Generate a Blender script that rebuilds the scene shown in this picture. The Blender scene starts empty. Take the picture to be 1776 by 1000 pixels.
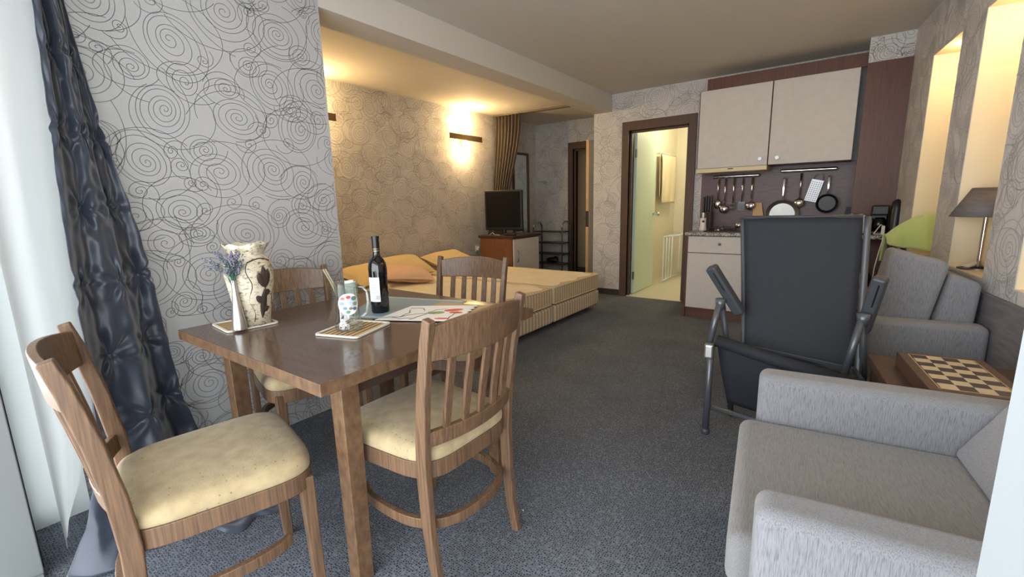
import bpy, math, random
from mathutils import Vector, Matrix, Euler
random.seed(7)
R=math.radians; PI=math.pi
sc=bpy.context.scene
COL=sc.collection
# ---------------------------------------------------------------- camera, world, exposure
cam_d=bpy.data.cameras.new('camera'); cam=bpy.data.objects.new('camera',cam_d); COL.objects.link(cam)
sc.camera=cam
F_PX=780.1
cam_d.sensor_fit='HORIZONTAL'; cam_d.sensor_width=36.0; cam_d.lens=36.0*F_PX/1776.0
cam_d.clip_start=0.02
yaw,pitch,roll=R(36.416),R(-10.618),R(-1.357)
fw=Vector((-math.sin(yaw)*math.cos(pitch),math.cos(yaw)*math.cos(pitch),math.sin(pitch)))
rt=Vector((math.cos(yaw),math.sin(yaw),0)); up=rt.cross(fw)
r2=math.cos(roll)*rt+math.sin(roll)*up; u2=-math.sin(roll)*rt+math.cos(roll)*up
cam.matrix_world=Matrix(((r2.x,u2.x,-fw.x,0),(r2.y,u2.y,-fw.y,0),(r2.z,u2.z,-fw.z,1.2),(0,0,0,1)))
w=bpy.data.worlds.new('sky'); sc.world=w; w.use_nodes=True
wn=w.node_tree.nodes; bg=wn['Background']
bg.inputs[0].default_value=(0.92,0.96,1.0,1); bg.inputs[1].default_value=3.3
sc.view_settings.view_transform='Standard'; sc.view_settings.look='None'
sc.view_settings.gamma=1.0; sc.view_settings.use_curve_mapping=False
sc.view_settings.exposure=1.18
try: sc.cycles.max_bounces=12; sc.cycles.diffuse_bounces=8; sc.cycles.transparent_max_bounces=16; sc.cycles.sample_clamp_indirect=6; sc.cycles.caustics_reflective=False; sc.cycles.caustics_refractive=False
except Exception: pass
def point(name,loc,power,col,rad=.03):
    l=bpy.data.lights.new(name,'POINT'); l.energy=power; l.color=col; l.shadow_soft_size=rad
    o=bpy.data.objects.new(name,l); COL.objects.link(o); o.location=loc; return o
def portal(name,loc,rot,sx,sy):
    l=bpy.data.lights.new(name,'AREA'); l.shape='RECTANGLE'; l.size=sx; l.size_y=sy
    l.cycles.is_portal=True
    o=bpy.data.objects.new(name,l); COL.objects.link(o); o.location=loc; o.rotation_euler=rot
portal('window_portal',(-.75,-.02,1.22),(R(90),0,0),3.4,2.4)
WARM=(1.0,.68,.33)
# ---------------------------------------------------------------- materials
def lin(c):
    c/=255.0
    return c/12.92 if c<=.04045 else ((c+.055)/1.055)**2.4
def rgb(r,g,b): return (lin(r),lin(g),lin(b),1)
def mat(name,col,rough=.6,metal=0,spec=.5,bump=None,vary=None,coat=0,sheen=0,emit=None,trans=0,ior=1.45,alpha=1):
    m=bpy.data.materials.new(name); m.use_nodes=True; nt=m.node_tree; b=nt.nodes['Principled BSDF']
    b.inputs['Base Color'].default_value=rgb(*col); b.inputs['Roughness'].default_value=rough
    b.inputs['Metallic'].default_value=metal; b.inputs['Specular IOR Level'].default_value=spec
    b.inputs['Coat Weight'].default_value=coat; b.inputs['Sheen Weight'].default_value=sheen
    b.inputs['Transmission Weight'].default_value=trans; b.inputs['IOR'].default_value=ior
    if emit:
        b.inputs['Emission Color'].default_value=rgb(*emit[0]); b.inputs['Emission Strength'].default_value=emit[1]
    if bump or vary: tc=nt.nodes.new('ShaderNodeTexCoord')
    def noise(scale,det,stretch):
        mp=nt.nodes.new('ShaderNodeMapping'); mp.inputs['Scale'].default_value=stretch
        nt.links.new(tc.outputs['Object'],mp.inputs[0])
        n=nt.nodes.new('ShaderNodeTexNoise'); n.inputs['Scale'].default_value=scale; n.inputs['Detail'].default_value=det
        nt.links.new(mp.outputs[0],n.inputs['Vector']); return n
    if bump:
        sclae,strg,st=bump
        n=noise(sclae,4,st); bp=nt.nodes.new('ShaderNodeBump'); bp.inputs['Strength'].default_value=strg; bp.inputs['Distance'].default_value=.003
        nt.links.new(n.outputs['Fac'],bp.inputs['Height']); nt.links.new(bp.outputs[0],b.inputs['Normal'])
    if vary:
        col2,sclae,st,lo,hi=vary
        n=noise(sclae,5,st); cr=nt.nodes.new('ShaderNodeValToRGB')
        cr.color_ramp.elements[0].position=lo; cr.color_ramp.elements[1].position=hi
        cr.color_ramp.elements[0].color=rgb(*col); cr.color_ramp.elements[1].color=rgb(*col2)
        nt.links.new(n.outputs['Fac'],cr.inputs[0]); nt.links.new(cr.outputs[0],b.inputs['Base Color'])
    return m
I1=(1,1,1)
M={}
M['paper']=mat('grey_wallpaper',(176,176,176),.55,bump=(300,.15,I1))
M['paper_line']=mat('wallpaper_swirl_line',(118,119,121),.45)
M['paper2']=mat('pale_wallpaper',(204,202,199),.55,bump=(300,.15,I1))
M['paper2_line']=mat('pale_swirl_line',(158,151,144),.45)
M['paper3']=mat('grey_relief_wallpaper',(208,205,203),.6,bump=(220,.3,I1))
M['paper3_line']=mat('grey_relief_line',(188,185,183),.5)
M['plaster']=mat('ceiling_paint',(204,199,190),.8,bump=(140,.06,I1))
M['cream']=mat('cream_niche_paint',(236,222,190),.7)
M['white']=mat('white_frame',(232,236,236),.35)
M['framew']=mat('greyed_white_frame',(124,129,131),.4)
M['gasket']=mat('black_rubber_gasket',(30,32,34),.6)
M['baseboard']=mat('dark_baseboard',(52,50,50),.6)
M['concrete']=mat('balcony_floor',(190,188,184),.8,vary=((170,168,164),6,I1,.3,.7))
M['wenge']=mat('dark_door_frame',(98,76,64),.45,vary=((80,61,52),14,(8,8,.6),.3,.7))
M['kitchwood']=mat('brown_cabinet_wood',(104,68,54),.45,vary=((84,54,44),10,(9,9,.5),.3,.75))
M['splash']=mat('plum_brown_laminate',(112,88,90),.4,vary=((88,68,70),9,(1,1,14),.3,.7))
M['beige_lam']=mat('beige_cabinet_door',(204,200,194),.5,vary=((198,193,187),20,I1,.3,.7))
M['cabside']=mat('orange_wood',(124,82,56),.4,vary=((102,64,44),9,(6,6,.7),.3,.75))
M['darktop']=mat('dark_wood_top',(62,46,40),.4)
M['chairwood']=mat('walnut_chair_wood',(124,96,72),.36,vary=((84,65,51),12,(14,14,.55),.30,.72),bump=(60,.08,(6,6,.6)))
M['tabletop']=mat('dark_table_top',(98,74,60),.24,vary=((76,57,48),7,(1,7,3),.3,.72),coat=.25)
M['tablewood']=mat('table_edge_wood',(118,92,68),.4,vary=((88,64,46),16,(3,3,2),.3,.72))
M['seatfab']=mat('mustard_seat_fabric',(178,160,124),.85,vary=((160,142,108),25,I1,.35,.7),bump=(260,.25,I1),sheen=.2)
M['sofafab']=mat('grey_woven_upholstery',(144,144,149),.9,bump=(85,.8,(8,8,1.0)),vary=((106,106,112),62,(8,8,.55),.45,.72),sheen=.3)
M['seatsofa']=mat('warm_grey_seat_upholstery',(134,133,134),.9,bump=(70,.8,(1.2,8,8)),vary=((104,103,105),48,(.7,9,9),.42,.74),sheen=.3)
M['wains']=mat('grey_brown_wall_panel',(128,124,128),.6,vary=((108,104,109),8,(1,1,8),.3,.7))
M['navy']=mat('navy_taffeta',(52,59,74),.36,bump=(26,.5,I1),sheen=.4)
M['goldcurt']=mat('brown_gold_curtain',(88,76,60),.4,vary=((58,47,38),9,(3,3,.4),.35,.68),sheen=.3)
M['track']=mat('curtain_track_metal',(120,112,96),.35,metal=.6)
M['mattress']=mat('ivory_mattress_fabric',(228,220,200),.85,bump=(18,.3,I1),vary=((218,208,186),5,I1,.35,.7))
M['pipe']=mat('mattress_piping',(205,190,160),.8)
M['ypil']=mat('ochre_pillowcase',(214,192,146),.85,bump=(9,.5,I1))
M['ppil']=mat('peach_pillowcase',(214,180,156),.85,bump=(9,.5,I1))
M['blackpl']=mat('black_plastic',(26,26,29),.35)
M['screen']=mat('tv_screen',(12,13,16),.12)
M['alu']=mat('grey_painted_tube',(96,100,106),.35,metal=.5)
M['meshfab']=mat('black_mesh_fabric',(41,44,52),.7,bump=(600,.5,I1),vary=((35,38,45),30,(1,1,8),.3,.7))
M['armpl']=mat('dark_grey_armrest',(66,69,74),.4)
M['chrome']=mat('chrome',(215,215,218),.12,metal=1)
M['steel']=mat('brushed_steel',(150,150,152),.38,metal=1)
M['satin']=mat('satin_silver',(196,194,190),.34,metal=.9)
M['ink']=mat('black_ink',(32,30,34),.6)
M['paperw']=mat('white_paper',(236,234,230),.6)
M['bluemat']=mat('blue_grey_placemat',(128,150,160),.55)
M['bluemat2']=mat('pale_blue_band',(158,178,184),.55)
M['tanpaper']=mat('tan_paper',(178,154,120),.6)
M['red']=mat('coral_red_print',(212,92,72),.6); M['green']=mat('sage_green_print',(140,160,106),.6)
M['mirror']=mat('mirror_glass',(225,228,228),.03,metal=1)
M['vasecer']=mat('cream_ceramic',(216,206,184),.35,vary=((196,184,158),12,I1,.35,.7),bump=(30,.3,(1,1,3)))
M['vasebrn']=mat('dark_brown_glaze',(62,50,44),.4,bump=(60,.4,I1))
M['leafg']=mat('dusty_green_stem',(72,104,92),.7); M['lav']=mat('lavender_bud',(118,112,132),.8)
M['glassbot']=mat('black_wine_glass',(10,10,13),.06,coat=.5)
M['foil']=mat('black_foil',(22,20,24),.3)
M['gold']=mat('gold_foil_band',(150,130,100),.3,metal=.7)
M['label']=mat('pale_label',(222,228,228),.6)
M['labelink']=mat('label_grey_print',(150,160,160),.6)
M['dishgreen']=mat('lime_towel',(182,202,130),.9,bump=(200,.5,I1),sheen=.4)
M['mug']=mat('white_ceramic',(220,218,212),.25)
M['woodlt']=mat('light_wood',(205,170,120),.5)
M['hood']=mat('cream_hood',(214,200,160),.4)
M['cable']=mat('white_cable',(226,222,210),.5)
M['tile']=mat('bathroom_tile',(222,216,196),.3)
M['greenlit']=mat('greenlit_white_door',(205,222,206),.45)  # white door leaf; the green of the bathroom light is put into its colour
M['whitedoor']=mat('white_door',(215,210,200),.45)
M['doortan']=mat('tan_door_edge',(196,160,110),.5)
M['towelw']=mat('cream_towel',(224,214,186),.9,bump=(150,.4,I1)); M['towelg']=mat('grey_towel',(140,132,118),.9,bump=(150,.4,I1))
M['bulb']=mat('warm_bulb',(255,226,150),.4,emit=((255,196,80),8))
M['shade']=mat('grey_lamp_shade',(112,106,106),.6,vary=((96,91,92),14,(1,1,8),.3,.7))
M['bronze']=mat('bronze_bar',(104,88,66),.35,metal=.5)
def glass(name,tint=(.97,1,.99),edge=.25,ior=1.45,lo=.04):
    m=bpy.data.materials.new(name); m.use_nodes=True; nt=m.node_tree; nt.nodes.clear()
    o=nt.nodes.new('ShaderNodeOutputMaterial'); mx=nt.nodes.new('ShaderNodeMixShader'); t=nt.nodes.new('ShaderNodeBsdfTransparent'); g=nt.nodes.new('ShaderNodeBsdfGlossy'); lw=nt.nodes.new('ShaderNodeLayerWeight'); mr=nt.nodes.new('ShaderNodeMapRange')
    t.inputs[0].default_value=(*tint,1); g.inputs['Roughness'].default_value=.03; lw.inputs[0].default_value=edge; mr.inputs[3].default_value=lo; mr.inputs[4].default_value=.55; nt.links.new(lw.outputs['Facing'],mr.inputs[0])
    nt.links.new(mr.outputs[0],mx.inputs[0]); nt.links.new(t.outputs[0],mx.inputs[1]); nt.links.new(g.outputs[0],mx.inputs[2]); nt.links.new(mx.outputs[0],o.inputs[0]); return m
M['pane']=glass('window_glass')
M['mugglass']=glass('mug_glass',(.86,.90,.88),edge=.4,lo=.10)
def mk_sheer():
    m=bpy.data.materials.new('white_sheer'); m.use_nodes=True; nt=m.node_tree; nt.nodes.clear()
    o=nt.nodes.new('ShaderNodeOutputMaterial'); a=nt.nodes.new('ShaderNodeAddShader'); mx=nt.nodes.new('ShaderNodeMixShader')
    d=nt.nodes.new('ShaderNodeBsdfDiffuse'); tl=nt.nodes.new('ShaderNodeBsdfTranslucent'); tp=nt.nodes.new('ShaderNodeBsdfTransparent')
    d.inputs[0].default_value=(.5,.5,.5,1); tl.inputs[0].default_value=(.48,.48,.48,1)
    nt.links.new(d.outputs[0],a.inputs[0]); nt.links.new(tl.outputs[0],a.inputs[1]); mx.inputs[0].default_value=.15
    nt.links.new(a.outputs[0],mx.inputs[1]); nt.links.new(tp.outputs[0],mx.inputs[2]); nt.links.new(mx.outputs[0],o.inputs[0]); return m
M['sheer']=mk_sheer()
def nodes_of(m): return m.node_tree.nodes, m.node_tree.links, m.node_tree.nodes['Principled BSDF']
def ramp(n,cols,pos,interp='LINEAR'):
    r=n.new('ShaderNodeValToRGB'); r.color_ramp.interpolation=interp
    while len(r.color_ramp.elements)<len(cols): r.color_ramp.elements.new(.5)
    for e,c,p in zip(r.color_ramp.elements,cols,pos): e.position=p; e.color=rgb(*c)
    return r
def mk_carpet():
    m=mat('blue_grey_carpet',(60,66,78),.95,spec=.2); n,l,b=nodes_of(m)
    tc=n.new('ShaderNodeTexCoord'); v=n.new('ShaderNodeTexVoronoi'); v.feature='DISTANCE_TO_EDGE'; v.inputs['Scale'].default_value=120; v.inputs['Randomness'].default_value=.55
    l.new(tc.outputs['Object'],v.inputs['Vector'])
    r=ramp(n,[(132,138,147),(103,109,119),(50,53,60)],[0,.12,.34]); l.new(v.outputs['Distance'],r.inputs[0])
    ns=n.new('ShaderNodeTexNoise'); ns.inputs['Scale'].default_value=2.2; ns.inputs['Detail'].default_value=5; l.new(tc.outputs['Object'],ns.inputs['Vector'])
    r2=ramp(n,[(228,228,228),(255,255,255)],[.3,.7]); l.new(ns.outputs['Fac'],r2.inputs[0])
    mx=n.new('ShaderNodeMix'); mx.data_type='RGBA'; mx.blend_type='MULTIPLY'; mx.inputs[0].default_value=1
    l.new(r.outputs[0],mx.inputs[6]); l.new(r2.outputs[0],mx.inputs[7]); l.new(mx.outputs[2],b.inputs['Base Color'])
    bp=n.new('ShaderNodeBump'); bp.invert=True; bp.inputs['Strength'].default_value=.6; bp.inputs['Distance'].default_value=.004; l.new(v.outputs['Distance'],bp.inputs['Height']); l.new(bp.outputs[0],b.inputs['Normal']); return m
M['carpet']=mk_carpet()
def mk_granite():
    m=mat('speckled_granite',(150,140,128),.35); n,l,b=nodes_of(m)
    tc=n.new('ShaderNodeTexCoord'); v=n.new('ShaderNodeTexVoronoi'); v.inputs['Scale'].default_value=140; l.new(tc.outputs['Object'],v.inputs['Vector'])
    r=ramp(n,[(60,54,50),(150,140,130),(196,188,176),(120,108,98)],[.0,.3,.6,.85],'CONSTANT'); l.new(v.outputs['Color'],r.inputs[0]); l.new(r.outputs[0],b.inputs['Base Color']); return m
M['granite']=mk_granite()
def mk_stripes(name,c1,c2,scale,axis):
    m=mat(name,c1,.85); n,l,b=nodes_of(m)
    tc=n.new('ShaderNodeTexCoord'); wv=n.new('ShaderNodeTexWave'); wv.bands_direction=axis; wv.inputs['Scale'].default_value=scale; wv.inputs['Distortion'].default_value=0
    l.new(tc.outputs['Object'],wv.inputs['Vector']); r=ramp(n,[c1,c2],[.35,.65]); l.new(wv.outputs['Color'],r.inputs[0]); l.new(r.outputs[0],b.inputs['Base Color'])
    bp=n.new('ShaderNodeBump'); bp.inputs['Strength'].default_value=.3; bp.inputs['Distance'].default_value=.004; l.new(wv.outputs['Color'],bp.inputs['Height']); l.new(bp.outputs[0],b.inputs['Normal']); return m
M['mattside']=mk_stripes('striped_ticking',(206,188,160),(176,154,126),7.0,'Y')
M['pleat']=mk_stripes('pleated_valance',(206,190,166),(168,150,128),6.0,'Y')
M['bamboo']=mk_stripes('bamboo_slats',(206,178,132),(136,98,66),14,'X')
def mk_checker():
    m=mat('chess_squares',(60,42,36),.35); n,l,b=nodes_of(m)
    tc=n.new('ShaderNodeTexCoord'); c=n.new('ShaderNodeTexChecker'); c.inputs['Scale'].default_value=1/.045
    c.inputs['Color1'].default_value=rgb(206,188,158); c.inputs['Color2'].default_value=rgb(66,54,52)
    mp=n.new('ShaderNodeMapping'); mp.inputs['Location'].default_value=(0,0,.01); l.new(tc.outputs['Object'],mp.inputs[0]); l.new(mp.outputs[0],c.inputs['Vector']); l.new(c.outputs['Color'],b.inputs['Base Color']); return m
M['chess']=mk_checker()
def mk_seat():
    m=M['seatfab']; n,l,b=nodes_of(m)
    tc=n.new('ShaderNodeTexCoord'); v=n.new('ShaderNodeTexVoronoi'); v.inputs['Scale'].default_value=42; v.inputs['Randomness'].default_value=.35; l.new(tc.outputs['Object'],v.inputs['Vector'])
    r=ramp(n,[(140,118,84),(255,255,255)],[.07,.13]); l.new(v.outputs['Distance'],r.inputs[0])
    old=b.inputs['Base Color'].links[0].from_socket
    mx=n.new('ShaderNodeMix'); mx.data_type='RGBA'; mx.blend_type='MULTIPLY'; mx.inputs[0].default_value=.6
    l.new(old,mx.inputs[6]); l.new(r.outputs[0],mx.inputs[7]); l.new(mx.outputs[2],b.inputs['Base Color'])
mk_seat()
def mk_crackle():
    m=M['vasecer']; n,l,b=nodes_of(m)
    tc=n.new('ShaderNodeTexCoord'); mp=n.new('ShaderNodeMapping'); mp.inputs['Scale'].default_value=(1,1,2.2); l.new(tc.outputs['Object'],mp.inputs[0])
    ns=n.new('ShaderNodeTexNoise'); ns.inputs['Scale'].default_value=55; ns.inputs['Detail'].default_value=6; ns.inputs['Roughness'].default_value=.7; l.new(mp.outputs[0],ns.inputs['Vector'])
    r=ramp(n,[(255,255,255),(92,80,68)],[.52,.62]); l.new(ns.outputs['Fac'],r.inputs[0])
    old=b.inputs['Base Color'].links[0].from_socket
    mx=n.new('ShaderNodeMix'); mx.data_type='RGBA'; mx.blend_type='MULTIPLY'; mx.inputs[0].default_value=.8
    l.new(old,mx.inputs[6]); l.new(r.outputs[0],mx.inputs[7]); l.new(mx.outputs[2],b.inputs['Base Color'])
mk_crackle()
# ---------------------------------------------------------------- mesh builder
class MB:
    def __init__(s): s.v=[]; s.f=[]; s.m=[]
    def add(s,vs,fs,mi=0):
        o=len(s.v); s.v+= [tuple(v) for v in vs]; s.f+=[tuple(i+o for i in f) for f in fs]; s.m+=[mi]*len(fs); return s
    def box(s,x0,x1,y0,y1,z0,z1,mi=0,mtx=None):
        vs=[Vector((x,y,z)) for z in (z0,z1) for y in (y0,y1) for x in (x0,x1)]
        if mtx: vs=[mtx@v for v in vs]
        return s.add(vs,[(0,2,3,1),(4,5,7,6),(0,1,5,4),(2,6,7,3),(0,4,6,2),(1,3,7,5)],mi)
    def quad(s,a,b,c,d,mi=0): return s.add([a,b,c,d],[(0,1,2,3)],mi)
    def hexa(s,lo,hi,mi=0):
        n=len(lo); fs=[tuple(range(n))[::-1],tuple(range(n,2*n))]+[(i,(i+1)%n,n+(i+1)%n,n+i) for i in range(n)]
        return s.add(list(lo)+list(hi),fs,mi)
    def lathe(s,prof,n=32,mi=0,c=(0,0,0),fn=None,cap0=True,cap1=True):
        vs=[]
        for k,(r,z) in enumerate(prof):
            for i in range(n):
                a=2*PI*i/n; rr=r if fn is None else fn(r,z,a,k)
                vs.append((c[0]+rr*math.cos(a),c[1]+rr*math.sin(a),c[2]+z))
        fs=[(k*n+i,k*n+(i+1)%n,(k+1)*n+(i+1)%n,(k+1)*n+i) for k in range(len(prof)-1) for i in range(n)]
        if cap0: fs.append(tuple(range(n))[::-1])
        if cap1: fs.append(tuple((len(prof)-1)*n+i for i in range(n)))
        return s.add(vs,fs,mi)
    def tube(s,pts,r,n=10,mi=0,closed=False):
        pts=[Vector(p) for p in pts]; N=len(pts); rs=r if isinstance(r,(list,tuple)) else [r]*N
        vs=[]; prev=None
        for i,p in enumerate(pts):
            a=pts[(i-1)%N] if (closed or i>0) else p; b=pts[(i+1)%N] if (closed or i<N-1) else p
            t=(b-a).normalized()
            if prev is None:
                x=t.orthogonal().normalized()
            else:
                x=(prev-t*prev.dot(t)).normalized()
            prev=x; y=t.cross(x)
            for k in range(n):
                an=2*PI*k/n; vs.append(p+(x*math.cos(an)+y*math.sin(an))*rs[i])
        L=N if closed else N-1
        fs=[(i*n+k,i*n+(k+1)%n,((i+1)%N)*n+(k+1)%n,((i+1)%N)*n+k) for i in range(L) for k in range(n)]
        if not closed: fs+=[tuple(range(n))[::-1],tuple((N-1)*n+k for k in range(n))]
        return s.add(vs,fs,mi)
    def bar(s,pts,w,t,upv=(0,0,1),mi=0,closed=False):
        # rectangular section: w along upv, t sideways
        pts=[Vector(p) for p in pts]; N=len(pts)
        ws=w if isinstance(w,(list,tuple)) else [w]*N; ts=t if isinstance(t,(list,tuple)) else [t]*N
        vs=[]
        for i,p in enumerate(pts):
            a=pts[(i-1)%N] if (closed or i>0) else p; b=pts[(i+1)%N] if (closed or i<N-1) else p
            T=(b-a).normalized(); U=Vector(upv); U=(U-T*U.dot(T)).normalized(); S=T.cross(U)
            W=ws[i]/2; H=ts[i]/2
            vs+=[p+U*W+S*H,p-U*W+S*H,p-U*W-S*H,p+U*W-S*H]
        L=N if closed else N-1
        fs=[(i*4+k,i*4+(k+1)%4,((i+1)%N)*4+(k+1)%4,((i+1)%N)*4+k) for i in range(L) for k in range(4)]
        if not closed: fs+=[(3,2,1,0),tuple((N-1)*4+k for k in range(4))]
        return s.add(vs,fs,mi)
    def grid(s,fn,nu,nv,mi=0,closeu=False):
        vs=[fn(i/(nu if closeu else nu-1),j/(nv-1)) for j in range(nv) for i in range(nu)]
        U=nu if closeu else nu-1
        fs=[(j*nu+i,j*nu+(i+1)%nu,(j+1)*nu+(i+1)%nu,(j+1)*nu+i) for j in range(nv-1) for i in range(U)]
        return s.add(vs,fs,mi)
    def ball(s,c,r,n=10,mi=0):
        rx,ry,rz=r if isinstance(r,(tuple,list)) else (r,r,r); m=max(4,n//2+1)
        def f(u,v):
            th=v*PI; return (c[0]+rx*math.sin(th)*math.cos(2*PI*u),c[1]+ry*math.sin(th)*math.sin(2*PI*u),c[2]-rz*math.cos(th))
        return s.grid(f,n,m+1,mi,True)
    def build(s,name,mats,parent=None,smooth=False,bevel=0,seg=2,loc=None,rz=0,subsurf=0,solid=0,weld=False):
        me=bpy.data.meshes.new(name); me.from_pydata(s.v,[],s.f)
        if not isinstance(mats,(list,tuple)): mats=[mats]
        for x in mats: me.materials.append(M[x] if isinstance(x,str) else x)
        for p,mi in zip(me.polygons,s.m): p.material_index=mi; p.use_smooth=bool(smooth)
        me.validate(); me.update()
        if smooth=='auto' :
            for p in me.polygons: p.use_smooth=True
            try: me.set_sharp_from_angle(angle=R(38))
            except Exception: pass
        o=bpy.data.objects.new(name,me); COL.objects.link(o)
        if parent: o.parent=parent
        if loc: o.location=loc
        if rz: o.rotation_euler=(0,0,rz)
        if weld:
            q=o.modifiers.new('weld','WELD'); q.merge_threshold=.0004
        if solid:
            q=o.modifiers.new('solid','SOLIDIFY'); q.thickness=solid; q.offset=0
        if bevel:
            q=o.modifiers.new('bevel','BEVEL'); q.width=bevel; q.segments=seg; q.limit_method='ANGLE'; q.angle_limit=R(40)
            for p in me.polygons: p.use_smooth=True
            try: q.harden_normals=True
            except Exception: pass
        if subsurf:
            q=o.modifiers.new('sub','SUBSURF'); q.levels=subsurf; q.render_levels=subsurf
        return o
def tag(o,label,cat,group=None,kind=None):
    o['label']=label; o['category']=cat
    if group: o['group']=group
    if kind: o['kind']=kind
    return o
def thing(name,label,cat,loc=(0,0,0),rz=0,group=None):
    o=bpy.data.objects.new(name,None); COL.objects.link(o); o.empty_display_size=.05
    o.location=loc; o.rotation_euler=(0,0,rz); return tag(o,label,cat,group)
def struct(o,label=None): 
    o['kind']='structure'
    if label: o['label']=label
    return o
def copy_tree(o,parent=None):
    c=o.copy(); COL.objects.link(c)
    if parent: c.parent=parent
    for ch in list(o.children): copy_tree(ch,c)
    return c
# ---------------------------------------------------------------- wallpaper swirls
def swirls(mb,W,H,org,eu,ev,en,mi,seed,holes=(),lw=.0028,dens=1.0,ex=0.0006):
    rnd=random.Random(seed); org,eu,ev,en=map(Vector,(org,eu,ev,en))
    placed=[]
    classes=[(.12,.17,int(13*W*H*dens),5.2),(.06,.10,int(26*W*H*dens),3.4),(.026,.045,int(26*W*H*dens),1.9)]
    def inside(u,v):
        if u<.002 or u>W-.002 or v<.002 or v>H-.002: return False
        for (a,b,c,d) in holes:
            if a<u<b and c<v<d: return False
        return True
    def ribbon(pts):
        n=len(pts)
        for i in range(n-1):
            (u0,v0),(u1,v1)=pts[i],pts[i+1]
            if not(inside(u0,v0) and inside(u1,v1)): continue
            a=pts[max(0,i-1)]; c=pts[min(n-1,i+2)]
            def nrm(p,q):
                dx,dy=q[0]-p[0],q[1]-p[1]; L=math.hypot(dx,dy) or 1; return -dy/L*lw/2,dx/L*lw/2
            n0=nrm(a,(u1,v1)); n1=nrm((u0,v0),c)
            q=[(u0+n0[0],v0+n0[1]),(u0-n0[0],v0-n0[1]),(u1-n1[0],v1-n1[1]),(u1+n1[0],v1+n1[1])]
            mb.add([org+eu*x+ev*y+en*ex for x,y in q],[(0,1,2,3)],mi)
    for ci,(ra,rb,cnt,turns) in enumerate(classes):
        for _ in range(cnt):
            for tr in range(30):
                r=rnd.uniform(ra,rb); x=rnd.uniform(-.05,W+.05); y=rnd.uniform(-.05,H+.05)
                if all(math.hypot(x-px,y-py)>(.80 if pr>.1 and r>.1 else .70)*(r+pr) if (ci==pc or r>pr*.5) else math.hypot(x-px,y-py)>.75*pr for px,py,pr,pc in placed): break
            else: continue
            placed.append((x,y,r,ci))
            ph=rnd.uniform(0,2*PI); sg=rnd.choice((-1,1)); asp=rnd.uniform(.8,.98); ro=rnd.uniform(0,PI)
            T=turns*rnd.uniform(.85,1.15); steps=int(T*(34 if ci==0 else 26 if ci==1 else 20))
            ox,oy=rnd.uniform(-.16,.16)*r,rnd.uniform(-.16,.16)*r
            pts=[]
            for i in range(steps+1):
                t=i/steps; rr=r*(.04+.96*t**1.15); wob=1+.05*math.sin(t*T*2*PI*.5+ph)
                a=ph+sg*t*T*2*PI
                dx=rr*wob*math.cos(a); dy=rr*wob*math.sin(a)*asp
                pts.append((x+ox*t+dx*math.cos(ro)-dy*math.sin(ro),y+oy*t+dx*math.sin(ro)+dy*math.cos(ro)))
            # loose tail sweeping away
            L=rnd.uniform(.9,2.4)*r+.03; a=math.atan2(pts[-1][1]-pts[-2][1],pts[-1][0]-pts[-2][0]); k=sg/r*.8; st=.012 if ci else .016
            u,v=pts[-1]; d=0; flip=rnd.random()<.45
            while d<L:
                a+=k*st; k*= .965 if not flip else 1
                if flip: k-=sg*.16*st/ r*3
                u+=math.cos(a)*st; v+=math.sin(a)*st; d+=st; pts.append((u,v))
            ribbon(pts)
            if ci==0 or (ci==1 and rnd.random()<.7):   # an outer loose loop around the swirl
                R2=r*rnd.uniform(1.1,1.35); cx=x+rnd.uniform(-.3,.3)*r; cy=y+rnd.uniform(-.3,.3)*r; a0=rnd.uniform(0,2*PI); sp=rnd.uniform(1.1,1.9)*PI; as2=rnd.uniform(.65,.95)
                ribbon([(cx+R2*math.cos(a0+sp*i/48)*(1+.1*i/48),cy+R2*as2*math.sin(a0+sp*i/48)) for i in range(49)])
# ---------------------------------------------------------------- room
PX=-2.43; AX=-4.34; BY=5.454; HY=6.65; CZ=2.485
TH=R(7.2); P0=Vector((.33,5.04,0)); U=Vector((math.sin(TH),-math.cos(TH),0)); NI=Vector((-math.cos(TH),-math.sin(TH),0))
RZ=math.atan2(U.y,U.x)
def rp(s,off,z): return P0+U*s+NI*off+Vector((0,0,z))
b=MB().box(-4.9,1.5,.0,8.2,-.1,0); struct(b.build('floor','carpet'))
b=MB().box(-4.9,1.5,-.1,8.2,CZ,CZ+.15); struct(b.build('ceiling','plaster'))
b=MB().box(-4,3,-2.2,0,-.14,-.04); struct(b.build('floor_balcony','concrete'))
struct(MB().box(-4,3,-1.9,-.1,2.5,2.65).build('ceiling_sky_blocker','concrete'))  # unseen overhang slab, added to cut the sky light on the door edge
# boxed beam across the room towards the back wall
struct(MB().box(PX-.235,PX,1.57,BY,2.285,CZ).build('trim_1','plaster'))
# pier wall with the swirl paper
b=MB().box(-4.6,PX,-.1,1.57,0,CZ); swirls(b,1.57,CZ,(PX,0,0),(0,1,0),(0,0,1),(1,0,0),1,3)
struct(b.build('wall_left',['paper','paper_line']))
b=MB().box(AX-.15,AX,1.57,7.0,0,CZ); swirls(b,HY-1.57,CZ,(AX,1.57,0),(0,1,0),(0,0,1),(1,0,0),1,11,lw=.0032)
struct(b.build('wall_alcove',['paper2','paper2_line']))
b=MB().box(-4.4,-3.62,HY,HY+.15,0,CZ).box(-3.62,-2.86,HY,HY+.15,2.05,CZ).box(-2.86,-2.3,HY,HY+.15,0,CZ)
swirls(b,1.85,CZ,(AX,HY,0),(1,0,0),(0,0,1),(0,-1,0),1,21,holes=((.72,1.48,0,2.05),),lw=.004)
struct(b.build('wall_hall',['paper2','paper2_line']))
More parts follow.
